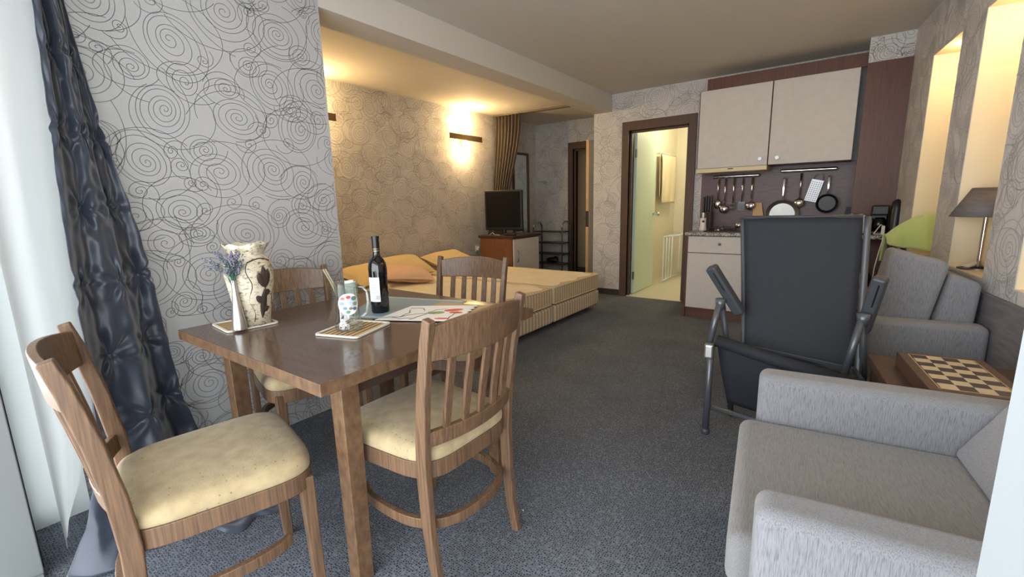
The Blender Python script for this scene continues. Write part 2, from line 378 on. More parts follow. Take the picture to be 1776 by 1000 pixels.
# back wall with bathroom doorway
DL,DR,DH=-2.20,-1.50,2.035
b=MB().box(-2.67,DL,BY,BY+.13,0,CZ).box(DL,DR,BY,BY+.13,DH,CZ).box(DR,.6,BY,BY+.13,0,CZ).box(.04,.36,5.04,BY,.86,CZ)
swirls(b,3.05,CZ,(-2.67,BY,0),(1,0,0),(0,0,1),(0,-1,0),1,31,holes=((-2.28+2.67,-1.44+2.67,0,2.15),(1.36,3.1,0,2.4)),lw=.0035)
swirls(b,.32,.2,(.04,5.04,2.285),(1,0,0),(0,0,1),(0,-1,0),1,5,lw=.004,dens=3)
struct(b.build('wall_back',['paper2','paper2_line']))
struct(MB().box(-2.67,-2.29,BY-.014,BY,0,.075).build('baseboard_back','baseboard'))
# hall side of the bathroom block
struct(MB().box(-2.45,-2.3,BY+.13,HY,0,CZ).build('wall_hall_side','paper2'))
# bathroom
b=MB().box(-2.32,-2.27,BY+.13,7.6,0,2.4).box(-2.3,-.3,7.6,7.7,0,2.4).box(-.4,-.3,BY+.13,7.6,0,2.4).box(-2.3,-.3,BY+.13,7.7,2.4,2.46)
struct(b.build('wall_bathroom','tile'))
struct(MB().box(-2.27,-.4,BY+.0,7.6,0,.006).build('floor_bathroom','tile'))
struct(MB().box(-1.55,-1.0,7.2,7.6,0,2.4).build('trim_2','tile'))
def door_frame(n,x0,x1,yf,zt,wj=.085,m='wenge',d=.16,pr=.025):
    t=MB().box(x0-wj,x0,yf-pr,yf+d,0,zt+wj+.02).box(x1,x1+wj,yf-pr,yf+d,0,zt+wj+.02).box(x0,x1,yf-pr,yf+d,zt,zt+wj+.02)
    t.box(x0,x0+.025,yf+.03,yf+.07,0,zt).box(x1-.025,x1,yf+.03,yf+.07,0,zt).box(x0,x1,yf+.03,yf+.07,zt-.025,zt)
    return struct(t.build('door_%d'%n,m,bevel=.003))
df=door_frame(1,DL+.0,DR,BY,DH)
lf=MB().box(-2.195,-2.155,5.60,6.32,.012,2.02); L=lf.build('door_leaf','greenlit',df,bevel=.003); L['label']='white bathroom door leaf tinted by green lamplight'
h=MB(); h.tube([(-2.155,6.25,1.02),(-2.10,6.25,1.02)],.012); h.ball((-2.085,6.25,1.02),.028,14); h.build('door_knob','chrome',L,smooth=True)
for z in (.25,1.78): MB().box(-2.17,-2.148,5.575,5.60,z-.05,z+.05).build('hinge','steel',L)
dfh=door_frame(2,-3.62,-2.9,HY,2.04)
lf=MB().box(-2.955,-2.915,5.80,6.62,.012,2.04,0); lf.quad((-2.954,5.799,.012),(-2.916,5.799,.012),(-2.916,5.799,2.04),(-2.954,5.799,2.04),1)
L=lf.build('door_leaf',['whitedoor','doortan'],dfh); L['label']='white door leaf with a tan edge'
h=MB(); h.tube([(-2.955,5.87,.98),(-3.0,5.87,.98),(-3.0,5.98,.98)],.009); h.lathe([(.022,0),(.022,.01)],16,0,(-2.96,5.87,.975)); h.build('door_handle','steel',L,smooth=True)
MB().tube([(-2.957,5.87,.86),(-2.965,5.87,.86)],.018,14).build('keyhole_plate','steel',L)
MB().box(-2.957,-2.913,5.797,5.80,.86,1.08).build('lock_plate','darktop',L)
# room behind hall door
struct(MB().box(-4.5,-2.4,7.6,7.7,0,CZ).box(-4.5,-4.4,HY+.15,7.6,0,CZ).box(-2.45,-2.33,HY+.15,7.6,0,CZ).build('wall_far_room','cream'))
# right wall with three lit niches
def rwall():
    b=MB(); S1=5.2; zb=[(.55,1.10,.76,2.155),(1.44,1.93,.787,2.165),(2.26,2.80,.787,2.175),(3.15,3.7,.787,2.175)]
    th=.30
    def bx(s0,s1,z0,z1,o0=-th,o1=0,mi=0):
        b.hexa([rp(s0,o0,z0),rp(s1,o0,z0),rp(s1,o1,z0),rp(s0,o1,z0)],[rp(s0,o0,z1),rp(s1,o0,z1),rp(s1,o1,z1),rp(s0,o1,z1)],mi)
    bx(-.5,S1,0,.76); bx(-.5,S1,2.175,CZ)
    bx(-.5,S1,0,CZ,-th-.1,-th,2)
    e=-.5
    for (a,c,z0,z1) in zb:
        bx(e,a,.76,2.175); bx(a,c,.76,z0); bx(a,c,z1,2.175); e=c
        # cream paint lining
        t=.004
        bx(a,a+t,z0,z1,-th,-.002,2); bx(c-t,c,z0,z1,-th,-.002,2); bx(a,c,z1-t,z1,-th,-.002,2); bx(a,c,z0-.001,z0+t,-th,-.002,2)
    bx(e,S1,.76,2.175)
    swirls(b,S1,CZ,rp(0,0,0),U,(0,0,1),NI,1,41,holes=[(a,c,z0,z1) for a,c,z0,z1 in zb],lw=.005,ex=.0012)
    struct(b.build('wall_right',['paper3','paper3_line','cream']))
    for i,(a,c,z0,z1) in enumerate(zb):
        p=rp((a+c)/2,-.13,z1); k=MB().lathe([(.035,-.012),(.04,-.006),(.04,-.004)],24)
        o=k.build('niche_downlight','white',loc=(p.x,p.y,p.z),smooth='auto'); tag(o,'small recessed spotlight in the %s lit wall niche'%('narrow far','lamp','near right','nearest')[i],'spotlight')
        point('niche_lamp',(p.x,p.y,p.z-.07),NICHE_W,(1.0,.76,.45),.025)
NICHE_W=1.3
rwall()
def wl(s0,s1,o0,o1,z0,z1,mb,mi=0):
    return mb.hexa([rp(s0,o0,z0),rp(s1,o0,z0),rp(s1,o1,z0),rp(s0,o1,z0)],[rp(s0,o0,z1),rp(s1,o0,z1),rp(s1,o1,z1),rp(s0,o1,z1)],mi)
struct(wl(1.2,5.0,.001,.022,0,.733,MB()).build('trim_3','wains',bevel=.002))
# window wall behind and beside the camera
b=MB()
FY0,FY1=.0,.115
fr=MB()
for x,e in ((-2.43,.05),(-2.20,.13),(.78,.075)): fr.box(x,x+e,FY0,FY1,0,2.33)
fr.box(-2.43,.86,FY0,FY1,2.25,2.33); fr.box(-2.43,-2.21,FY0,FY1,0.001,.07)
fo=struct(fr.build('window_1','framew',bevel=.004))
MB().box(-2.062,.775,.0,.11,.001,.02).build('sill','framew',fo)
MB().box(-2.38,-2.20,.05,.058,.07,2.25).build('pane','pane',fo)
MB().box(-2.168,-2.138,FY0,FY1+.006,0.0,2.25).build('gasket','gasket',fo)
struct(MB().box(PX,PX+.012,.115,.30,0,2.33).build('trim_4','white'))
struct(MB().box(-2.5,1.5,0,.13,2.33,CZ).box(.86,1.5,-.02,.13,0,2.33).build('wall_front','paper3'))
# open balcony door leaf, standing beside the camera on the right
dl=MB(); a=Vector((.128,.513,0)); e=Vector((.80,.16,0)); d=(e-a).normalized(); nn=Vector((-d.y,d.x,0))
def seg(mb,p,q,z0,z1,th=.05,mi=0):
    mb.hexa([p-nn*th/2+Vector((0,0,z0)),q-nn*th/2+Vector((0,0,z0)),q+nn*th/2+Vector((0,0,z0)),p+nn*th/2+Vector((0,0,z0))],[p-nn*th/2+Vector((0,0,z1)),q-nn*th/2+Vector((0,0,z1)),q+nn*th/2+Vector((0,0,z1)),p+nn*th/2+Vector((0,0,z1))],mi)
seg(dl,a,a+d*.09,.02,2.2); seg(dl,e-d*.09,e,.02,2.2); seg(dl,a+d*.09,e-d*.09,.02,.12); seg(dl,a+d*.09,e-d*.09,2.1,2.2)
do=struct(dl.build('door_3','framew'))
pn=MB(); seg(pn,a+d*.09,e-d*.09,.12,2.1,.008); pn.build('pane','pane',do)
# ---------------------------------------------------------------- bathroom contents
point('bathroom_ceiling_lamp',(-1.6,6.6,2.3),13,(1.0,.90,.66),.08)
t=thing('towel_rail','chrome wall rail behind the open bathroom door','rail',(-2.26,6.95,1.86))
MB().tube([(0.0,-.33,0),(.06,-.33,0),(.06,.36,0),(0,.36,0)],.008).build('rail','chrome',t,smooth=True)
def hang_towel(name,m,y0,y1,x,zt,zf,zb,label,fold=.02,amp=.008):
    def f(u,v):
        y=y0+(y1-y0)*u; n=(v-.5)*2
        L=(zt-zb) if n<0 else (zt-zf); z=zt-abs(n)*L
        s=-1 if n<0 else 1
        wx=s*fold*min(1,abs(n)*8)+amp*math.sin(u*14+abs(n)*2)*abs(n)
        if abs(n)<.02: z=zt+.01
        return (x+wx,y,z)
    o=MB().grid(f,40,41).build(name,m,smooth=True,solid=.006); return tag(o,label,'towel')
hang_towel('bath_towel','towelw',6.66,7.28,-2.20,1.87,1.16,1.25,'cream bath towel hanging on the wall rail in the bathroom')
t=thing('drying_rack','white metal towel rack standing on the bathroom floor','rack',(-2.1,6.9,0))
r=MB()
for y in (-.3,-.17,-.04,.1,.5): r.tube([(.0,y,.04),(.0,y,.68)],.011)
r.tube([(0,-.32,.68),(0,.52,.68)],.012); r.tube([(0,-.32,.04),(0,.52,.04)],.012); r.tube([(.0,-.3,.68),(.16,-.3,.7)],.011); r.tube([(0,.5,.68),(.16,.5,.7)],.011); r.tube([(.16,-.3,.7),(.16,.5,.7)],.011)
r.build('rack_frame','white',t,smooth=True)
hang_towel('grey_hand_towel','towelg',7.12,7.42,-1.95,.735,.28,.42,'grey hand towel hanging over the white rack in the bathroom')
t=MB().box(0,.12,0,.3,0,.008); o=t.build('floor_drain','steel',loc=(-1.75,6.75,.007)); tag(o,'metal drain cover in the pale bathroom floor','drain')
# ---------------------------------------------------------------- sconces
def sconce(y,label):
    t=thing('wall_sconce',label,'wall lamp',(AX,y,2.10),0,'bronze bar sconces above the bed')
    MB().box(.085,.10,-.325,.325,-.036,.036).build('bar','bronze',t,bevel=.002)
    MB().box(0,.085,-.03,.03,-.02,.02).build('bracket','bronze',t)
    MB().tube([(.055,0,-.15),(.055,0,-.10),(.055,0,.10),(.055,0,.15)],[.02,.034,.034,.02],16).build('bulb','bulb',t,smooth=True)
    point('sconce_lamp',(AX+.13,y,2.30),SC_W,WARM,.04); point('sconce_lamp',(AX+.13,y,1.92),SC_W*.6,WARM,.04)
SC_W=9
sconce(4.80,'lit bronze bar wall lamp with a glowing bulb near the brown curtain')
sconce(2.50,'bronze bar wall lamp mostly hidden behind the swirl papered pier edge')
# ---------------------------------------------------------------- beds
def bed(y0,label,x0=-4.26,x1=-2.19,wd=1.0):
    t=thing('single_bed',label,'bed',((x0+x1)/2,y0+wd/2,0),0,'striped single beds pushed side by side'); hx=(x1-x0)/2; hy=wd/2-.006
    MB().box(-hx,hx,-hy,hy,.055,.225).build('box_spring','pleat',t,bevel=.025,seg=4)
    b=MB(); n=22
    def top(u,v):
        x=-hx+2*hx*u; y=-hy+2*hy*v; return (x,y,.40+.012*(math.sin(u*PI)*math.sin(v*PI))**.4+.0025*math.sin(u*34)*math.sin(v*17))
    b.box(-hx,hx,-hy,hy,.235,.408); b.build('mattress','mattside',t,bevel=.03,seg=4)
    q=MB(); q.grid(lambda u,v:(lambda a:(a[0]*.975,a[1]*.965,a[2]+.006))(top(u,v)),40,24); q.build('mattress_top','mattress',t,smooth=True)
    lp=[]
    for cx,cy,a0 in ((hx-.05,hy-.05,0),(-hx+.05,hy-.05,90),(-hx+.05,-hy+.05,180),(hx-.05,-hy+.05,270)):
        for k in range(6): a=R(a0+18*k); lp.append((cx+.047*math.cos(a),cy+.047*math.sin(a)))
    for z in (.40,.245): MB().tube([(x,y,z) for x,y in lp],.007,8,closed=True).build('piping','pipe',t,smooth=True)
    for sx in (-1,1):
        for sy in (-1,1): MB().lathe([(.022,0),(.028,.06)],16,0,(sx*(hx-.12),sy*(hy-.1),0)).build('foot','blackpl',t,smooth=True)
bed(3.645,'ivory striped single bed farther from the table, beside the television cabinet')
bed(2.635,'ivory striped single bed nearer the dining table, with the pillow pile at its head')
def pillow(name,m,loc,rx,ry,rz,w,d,h,label,seed):
    rn=random.Random(seed); ph=[rn.uniform(0,6) for _ in range(4)]
    def f(sg):
        def g(u,v):
            a=2*u-1; c=2*v-1; e=max(0,(1-abs(a)**2.6)*(1-abs(c)**2.6))**.55
            pin=1-.06*(abs(a)*abs(c))**2
            return (a*w/2*(1-.07*(1-abs(c)))*1,c*d/2*(1-.07*(1-abs(a))),sg*h/2*e*(1+.10*math.sin(3*a+ph[0])*math.sin(3.3*c+ph[1])+.05*math.sin(8*a+5*c+ph[2])))
        return g
    b=MB(); b.grid(f(1),30,30); b.grid(f(-1),30,30)
    o=b.build(name,m,smooth=True,weld=True); o.location=loc; o.rotation_euler=(rx,ry,rz); return tag(o,label,'pillow',None)
pillow('pillow','ypil',(-4.0,2.90,.505),R(2),R(14),R(8),.46,.62,.17,'ochre pillow lowest in the pile at the wall end of the near bed',1)
pillow('pillow','ppil',(-3.64,3.10,.515),R(-6),R(10),R(-32),.42,.50,.15,'peach pillow lying in front of the ochre pillow pile',2)
pillow('pillow','ypil',(-4.05,3.42,.53),R(0),R(22),R(-6),.44,.58,.17,'ochre pillow behind the peach pillow, against the swirl wall',3)
pillow('pillow','ypil',(-4.03,4.16,.515),R(3),R(20),R(5),.46,.66,.17,'ochre pillow lying alone by the wall on the far bed',4)
# ---------------------------------------------------------------- hall: cabinet, TV, curtain, mirror, rack
t=thing('tv_cabinet','orange wood cabinet with grey door under the television','cabinet',(-3.74,4.73,0))
MB().box(-.27,.262,0,.64,.0,.755).build('body','cabside',t,bevel=.003)
MB().box(-.29,.30,-.02,.66,.755,.79).build('top','darktop',t,bevel=.004)
d=MB().box(.264,.282,.02,.62,.06,.745).build('door','beige_lam',t,bevel=.003)
MB().tube([(.283,.1,.60),(.305,.09,.58),(.312,.085,.52),(.305,.09,.46),(.283,.1,.44)],.006).build('handle','steel',d,smooth=True)
t=thing('television','black flat television on the orange wood cabinet','television',(-3.78,4.98,.79),R(20))
b=MB(); b.tube([(0,.0,.008),(0,0,.09)],.03,16); b.lathe([(.17,0),(.17,.008),(.03,.02)],36,fn=lambda r,z,a,k:r*(1 if abs(math.sin(a))<.8 else .85)); b.build('stand','blackpl',t,smooth='auto')
MB().box(-.265,.265,-.03,.05,.06,.60).build('housing','blackpl',t,bevel=.012,seg=3)
MB().box(-.24,.24,-.034,-.029,.10,.575).build('screen','screen',t)
# wire on cabinet
o=MB().tube([(-3.93,4.86,.80),(-3.90,4.80,.795),(-3.86,4.82,.825),(-3.82,4.80,.80),(-3.75,4.80,.797),(-3.70,4.77,.796)],.004,8).build('antenna_cable','cable',smooth=True); tag(o,'thin pale cable looped in front of the television','cable')
t=MB().box(0,.18,0,.04,0,.02).build('remote_control','blackpl',loc=(-3.66,4.80,.791),bevel=.004); tag(t,'slim black remote control on the cabinet beside the television','remote')
# gathered brown curtain
def hallc(u,v):
    z=2.46*(1-v)+.03*v
    k=.5-.5*math.cos(min(1,(2.46-z)/1.5)*PI)
    x0=-4.31; x1=-3.83-.22*k
    y0=5.50-.10*k; y1=5.50-.08*k
    sh=.26*max(0,min(1,(1.3-z)/1.1)); y0-=sh; y1-=sh
    x=x0+(x1-x0)*u; y=y0+(y1-y0)*u
    return (x,y+.035*math.sin(u*2*PI*8),z)
t=MB().grid(hallc,120,50).build('brown_curtain','goldcurt',smooth=True,solid=.003); tag(t,'gathered brown and gold curtain hanging behind the television','curtain')
t=MB().bar([(-4.30,5.50,CZ-.012),(-3.12,5.62,CZ-.012)],.022,.07); o=t.build('curtain_track','track'); tag(o,'slim metal curtain track fixed to the alcove ceiling','curtain track')
t=thing('wall_mirror','tall narrow mirror in dark frame on the wall behind the television','mirror',(AX+.005,6.22,1.33))
MB().box(0,.03,-.27,-.235,-.68,.68).box(0,.03,.135,.17,-.68,.68).box(0,.03,-.235,.135,.645,.68).box(0,.03,-.235,.135,-.68,-.645).build('frame','wenge',t,bevel=.003)
MB().box(.0,.014,-.235,.135,-.645,.645).build('glass','mirror',t)
t=thing('shoe_rack','four shelf metal shoe rack with arched chrome ends against the hall wall','rack',(-3.86,6.36,0))
for x in (-.27,.27):
    pts=[(x,-.13,0),(x,-.13,.80)]+[(x,-.13*math.cos(R(a)),.80+.11*math.sin(R(a))) for a in range(15,180,15)]+[(x,.13,.80),(x,.13,0)]
    MB().tube(pts,.011).build('end_frame','alu' if x<0 else 'alu',t,smooth=True)
    MB().tube(pts[1:-1],.0125).build('chrome_arch','chrome',t,smooth=True)
for z in (.22,.38,.56,.74): MB().box(-.27,.27,-.12,.12,z,z+.014).build('shelf','darktop',t)
t=MB(); t.ball((0,0,.035),(.12,.05,.045),14); t.ball((.05,.02,.06),(.05,.04,.04),12)
o=t.build('black_shoe','blackpl',smooth=True,loc=(-3.83,6.33,.246)); tag(o,'dark shoe lying on the lowest shelf of the shoe rack','shoe')
t=thing('wall_socket','white electrical socket low on the alcove wall beside the cabinet','socket',(AX,5.04,.57))
MB().box(0,.012,-.04,.04,-.04,.04).build('plate','white',t,bevel=.003); MB().box(.012,.04,-.02,.02,-.02,.02).build('plug','cable',t,bevel=.004)
# ---------------------------------------------------------------- kitchen
t=thing('base_cabinet','beige kitchen base unit with one drawer above one door, by the bathroom','cabinet',(-.97,4.77,0))
MB().box(-.325,.33,.02,.66,.10,.845).build('body','kitchwood',t)
MB().box(-.325,.33,.03,.05,0,.10).box(-.325,-.305,.0,.66,0,.10).build('plinth','kitchwood',t)
dr=MB().box(-.30,.322,0,.018,.675,.838).build('drawer','beige_lam',t,bevel=.002); MB().ball((.0,-.015,.765),.014,12).build('knob','steel',dr,smooth=True)
MB().box(-.30,.322,0,.018,.105,.668).build('door','beige_lam',t,bevel=.002)
t=thing('base_cabinet','beige kitchen base unit mostly hidden behind the black folding chair','cabinet',(-.34,4.77,0))
MB().box(-.298,.298,.02,.66,.10,.845).build('body','kitchwood',t); MB().box(-.298,.298,.03,.05,0,.10).build('plinth','kitchwood',t)
dr=MB().box(-.295,.295,0,.018,.105,.838).build('door','beige_lam',t,bevel=.002); MB().ball((.25,-.015,.765),.014,12).build('knob','steel',dr,smooth=True)
t=thing('open_shelf_unit','dark brown open shelf unit under the right end of the counter','shelf unit',(.13,4.79,0))
MB().box(-.165,-.147,0,.6,0,.845).box(-.147,.215,.40,.42,0,.845).box(.195,.215,0,.42,0,.845).build('carcass','kitchwood',t)
MB().box(-.147,.195,.0,.40,.405,.425).build('shelf','woodlt',t); MB().box(-.147,.195,.0,.40,.08,.10).build('shelf','kitchwood',t)
o=MB().box(-1.30,.038,4.745,BY-.002,.846,.878).box(.038,.352,4.745,5.02,.846,.878).build('worktop','granite',bevel=.004); tag(o,'speckled granite worktop over the kitchen units','worktop')
o=MB().box(-1.335,.038,BY-.016,BY-.001,.879,1.53).build('backsplash','splash'); tag(o,'plum brown laminate splashback behind the hanging utensils','splashback')
o=MB().box(.04,.352,5.022,5.04,.879,2.285).build('tall_side_panel','kitchwood'); tag(o,'tall brown wood panel right of the wall cupboards','panel')
o=MB().box(-1.25,.038,5.13,5.15,2.285,2.395).build('cornice_board','kitchwood'); tag(o,'brown wood board along the top of the wall cupboards','board')
def wallcab(x0,x1,label,kx,hood=False):
    t=thing('wall_cupboard',label,'cupboard',((x0+x1)/2,5.12,1.517),0,'beige wall cupboards over the splashback'); h=(x1-x0)/2
    MB().box(-h,h,0,.32,0,.765).build('body','kitchwood',t)
    d=MB().box(-h+.012 if kx>0 else -h+.003,h-.003,-.02,0,.0,.762).build('door','beige_lam',t,bevel=.002)
    b=MB(); b.tube([(kx,-.02,.06),(kx,-.035,.06)],.008,12); b.tube([(kx,-.033,.06),(kx,-.043,.06)],.017,16); b.build('knob','steel',d,smooth='auto')
    if hood:
        q=MB().box(-h+.0,h,-.02,.30,-.045,-.002).build('extractor_hood','hood',t,bevel=.004); MB().box(-.02,.03,-.023,-.02,-.02,-.012).build('hood_badge','ink',q)
wallcab(-1.315,-.657,'left beige wall cupboard with the cream extractor hood beneath',.265,True)
wallcab(-.653,.0,'right beige wall cupboard next to the tall brown panel',-.25)
# utensils
def rail(x0,x1,z,label):
    t=thing('utensil_rail',label,'rail',((x0+x1)/2,5.40,z),0,'chrome hanging rails'); h=(x1-x0)/2
    MB().tube([(-h,0,0),(h,0,0)],.017,14).build('bar','chrome',t,smooth='auto')
    for s in (-1,1):
        MB().tube([(s*(h-.03),0,0),(s*(h-.03),.036,0)],.006,10).build('bracket','chrome',t,smooth=True); MB().ball((s*h,0,0),.015,12).build('end_cap','chrome',t,smooth=True)
rail(-1.20,-.765,1.437,'shorter chrome utensil rail under the extractor hood')
rail(-.56,-.11,1.463,'longer chrome utensil rail above the frying pan')
def hook(mb,z): mb.tube([(0,.0,z),(0,-.014,z+.004),(0,-.016,z+.022),(0,0,z+.032),(0,.014,z+.024)],.002,6)
def utensil(x,z0,kind,label,L=.30,yy=5.385):
    t=thing('kitchen_'+kind,label,kind,(x,yy,z0))
    h=MB(); h.tube([(0,0,-.012),(0,-.006,-L*.45),(0,0,-L)],[.010 if kind!='spatula' else .008,.007,.006],8); h.build('handle','chrome',t,smooth=True)
    k=MB(); hook(k,-.02); k.build('hook','steel',t,smooth=True)
    b=MB()
    if kind in('ladle','spoon','skimmer'):
        rr=.047 if kind!='spoon' else .039
        pts=[]; 
        def f(u,v,rr=rr): 
            th=v*PI*.5; return (rr*math.sin(th)*math.cos(2*PI*u),-.012-rr*.55*math.cos(th)*1,-L-rr*.7+rr*(1.0 if kind!='spoon' else 1.25)*math.sin(th)*math.sin(2*PI*u))
        b.grid(f,20,8,0,True); b.build('bowl','chrome',t,smooth=True,solid=.002)
    elif kind=='fork':
        b.tube([(-.02,0,-L-.03),(-.016,0,-L-.005),(.016,0,-L-.005),(.02,0,-L-.03)],.005,6)
        for x_ in (-.02,-.007,.007,.02): b.tube([(x_,0,-L-.015),(x_,-.01,-L-.075)],.003,6)
        b.build('tines','steel',t,smooth=True)
    else:
        b.box(-.032,.032,-.001,.001,-L-.02,-L+.005)
        for i in range(6): b.box(-.032+i*.0112,-.032+i*.0112+.006,-.001,.001,-L-.085,-L-.02)
        b.box(-.032,.032,-.001,.001,-L-.09,-L-.082); b.build('blade','alu',t)
utensil(-1.145,1.425,'spoon','leftmost hanging utensil, a chrome serving spoon',.25)
utensil(-1.075,1.425,'ladle','tall chrome ladle second from left on the shorter rail',.30)
utensil(-.99,1.425,'fork','chrome serving fork in the middle of the shorter rail',.27)
utensil(-.905,1.425,'spatula','slotted chrome spatula beside the serving fork',.26)
utensil(-.815,1.425,'skimmer','rightmost utensil of the shorter rail, with a warm brassy round bowl',.27)
utensil(-.385,1.445,'ladle','chrome ladle hanging between the steel frying pan and the grater',.27)
def pan(x,zc,r,m1,m2,hl,label,hm='chrome'):
    t=thing('frying_pan',label,'pan',(x,5.385,zc))
    MI=Matrix.Rotation(R(90),4,'X')
    b=MB(); b.lathe([(r*.8,0),(r,.035),(r*1.03,.036),(r*.985,.033),(r*.78,.004),(.0005,.004)],48,cap1=False)
    b.v=[tuple(MI@Vector(v)) for v in b.v]; b.build('pan_body',m1,t,smooth='auto')
    b=MB(); b.lathe([(r*.77,.0045),(r*.77,.006),(.001,.006)],48,cap0=False); b.v=[tuple(MI@Vector(v)) for v in b.v]; b.build('pan_base',m2,t,smooth='auto')
    MB().bar([(0,-.03,r),(0,-.045,r+.05),(0,-.03,r+hl-.04),(0,-.02,r+hl)],[.01]*4,[.02,.014,.02,.024],(0,1,0)).build('handle',hm,t,bevel=.003)
def mk_radial():
    m=mat('radial_brushed_steel',(172,170,166),.4,metal=.95); n,l,b=nodes_of(m)
    b.inputs['Anisotropic'].default_value=.85; tg=n.new('ShaderNodeTangent'); tg.direction_type='RADIAL'; tg.axis='Y'; l.new(tg.outputs[0],b.inputs['Tangent']); return m
M['radial']=mk_radial()
pan(-.525,1.03,.145,'steel','radial',.22,'large steel frying pan hanging from the longer rail')
pan(-.155,1.135,.088,'blackpl','blackpl',.175,'small dark pan with steel handle hanging right of the grater')
t=thing('grater','flat steel grater hanging tilted from a wire hook','grater',(-.225,5.385,1.44))
ro=Matrix.Rotation(R(14),4,'Y')
b=MB(); b.box(-.05,.05,-.004,.004,-.29,-.08,0,ro)
for i in range(5):
    for j in range(10): b.box(-.04+i*.018,-.032+i*.018,-.006,.006,-.28+j*.019,-.272+j*.019,1,ro)
b.build('plate',['steel','blackpl'],t)
b=MB(); b.tube([ro@Vector(p) for p in ((-.04,0,-.08),(-.03,0,-.035),(0,-.01,-.02),(.03,0,-.03),(.045,0,-.08))],.003,8); b.build('wire_loop','steel',t,smooth=True)
# counter items
t=thing('knife_block','black handled knife set in the corner by the splashback','knife block',(-1.235,5.33,.878))
MB().box(-.055,.055,-.05,.05,0,.19).build('block','darktop',t,bevel=.004)
for i in range(4):
    MB().box(-.045+i*.025,-.027+i*.025,-.02,.02,.19,.35+.012*(i%2)).build('knife_handle','blackpl',t,bevel=.003)
t=thing('pepper_grinder','white and black electric grinder in front of the knife block','grinder',(-1.215,5.10,.878))
b=MB(); b.lathe([(.036,0),(.038,.01),(.030,.05),(.031,.10),(.034,.13)],28); b.build('base','mug',t,smooth='auto'); MB().lathe([(.0345,.13),(.036,.15),(.036,.185),(.02,.195)],28).build('cap','steel',t,smooth='auto')
MB().box(.0,.02,-.038,-.03,.085,.105).build('badge','ink',t)
t=thing('gas_hob','black gas hob with steel ring set in the worktop','hob',(-.93,5.08,.879))
MB().box(-.23,.23,-.2,.2,0,.008).build('glass_plate','blackpl',t,bevel=.003)
for x,y in((-.11,-.08),(.11,-.08),(-.11,.1),(.11,.1)):
    b=MB(); b.lathe([(.04,.008),(.04,.02),(.025,.024)],24,0,(x,y,0)); b.build('burner','steel',t,smooth='auto')
    b=MB()
    for k in range(4): a=k*PI/2; b.tube([(x+.09*math.cos(a),y+.09*math.sin(a),.008),(x+.085*math.cos(a),y+.085*math.sin(a),.034),(x+.03*math.cos(a),y+.03*math.sin(a),.034)],.004,6)
    b.build('pan_support','blackpl',t)
t=thing('moka_pot','small chrome pot standing on the gas hob','pot',(-.85,5.0,.915)); MB().lathe([(.035,0),(.032,.04),(.02,.05),(.004,.06)],20).build('body','chrome',t,smooth=True); MB().tube([(.03,0,.04),(.06,0,.045),(.07,0,.02)],.005,8).build('handle','blackpl',t,smooth=True)
o=MB().hexa([(-.79,5.36,.879),(-.66,5.36,.879),(-.66,5.375,.879),(-.79,5.375,.879)],[(-.795,5.41,1.155),(-.72,5.41,1.155),(-.72,5.425,1.155),(-.795,5.425,1.155)]).build('chopping_board','woodlt',bevel=.003); tag(o,'pale wooden chopping board leaning against the splashback','chopping board')
t=thing('small_bottle','small clear bottle with white cap near the dark pan','bottle',(-.09,5.30,.878)); MB().lathe([(.02,0),(.021,.08),(.008,.10),(.008,.115)],20).build('body','mug',t,smooth=True); MB().lathe([(.011,.115),(.011,.14)],16).build('cap','white',t)
o=MB().hexa([(-.02,5.34,.879),(.02,5.34,.879),(.02,5.36,.879),(-.02,5.36,.879)],[(.0,5.40,1.10),(.035,5.40,1.10),(.035,5.42,1.10),(.0,5.42,1.10)]).build('knife_sheath','navy'); tag(o,'dark blue knife holder leaning right of the dark pan','knife holder')
t=thing('toaster','white and black toaster behind the folding chair','toaster',(.085,4.90,.879))
MB().box(-.075,.06,-.10,.10,.0,.17).build('body','mug',t,bevel=.035,seg=5); MB().box(-.03,.005,-.08,.08,.162,.172).build('slot','blackpl',t); MB().box(.058,.07,-.05,.05,.02,.15).build('side_panel','blackpl',t,bevel=.004)
t=thing('coffee_maker','black drip coffee maker beside the toaster','coffee maker',(.235,4.93,.878))
MB().box(-.06,.055,-.08,.05,0,.03).box(-.06,.055,.0,.05,.03,.22).box(-.06,.055,-.08,.05,.16,.24).build('body','blackpl',t,bevel=.012,seg=3); MB().lathe([(.04,.03),(.05,.07),(.045,.12),(.03,.14)],24,0,(0,-.035,0)).build('jug','screen',t,smooth=True); MB().tube([(-.045,-.05,.06),(-.075,-.06,.07),(-.075,-.06,.12),(-.045,-.05,.13)],.006,8).build('jug_handle','chrome',t,smooth=True)
t=thing('kettle','tall black kettle at the right end of the worktop','kettle',(.335,4.87,.878))
MB().lathe([(.052,0),(.052,.02),(.048,.05),(.038,.22),(.03,.27),(.012,.285),(.004,.29)],30).build('body','blackpl',t,smooth=True); MB().tube([(.045,-.01,.05),(.075,-.02,.08),(.07,-.02,.2),(.03,-.01,.25)],.009,10).build('handle','blackpl',t,smooth=True)
t=thing('power_plug','white plug and cable hanging down over the worktop edge','cable',(.262,4.83,.878))
MB().box(-.012,.012,-.012,.012,0,.075).build('plug','cable',t,bevel=.004)
MB().tube([(0,-.0,.075),(-.02,-.03,.085),(-.06,-.05,.01),(0,-.095,.012),(.0,-.10,-.04),(-.015,-.10,-.14),(-.03,-.10,-.26),(-.035,-.10,-.40)],.0045,8).build('cord','cable',t,smooth=True)
t=thing('white_mug','white ceramic mug on the open shelf under the worktop','mug',(.12,4.93,.427)); MB().lathe([(.035,0),(.046,.02),(.048,.10),(.044,.112),(.04,.10),(.036,.02)],28).build('body','mug',t,smooth=True); MB().tube([(-.045,0,.09),(-.075,0,.08),(-.075,0,.04),(-.045,0,.03)],.006,8).build('handle','mug',t,smooth=True)
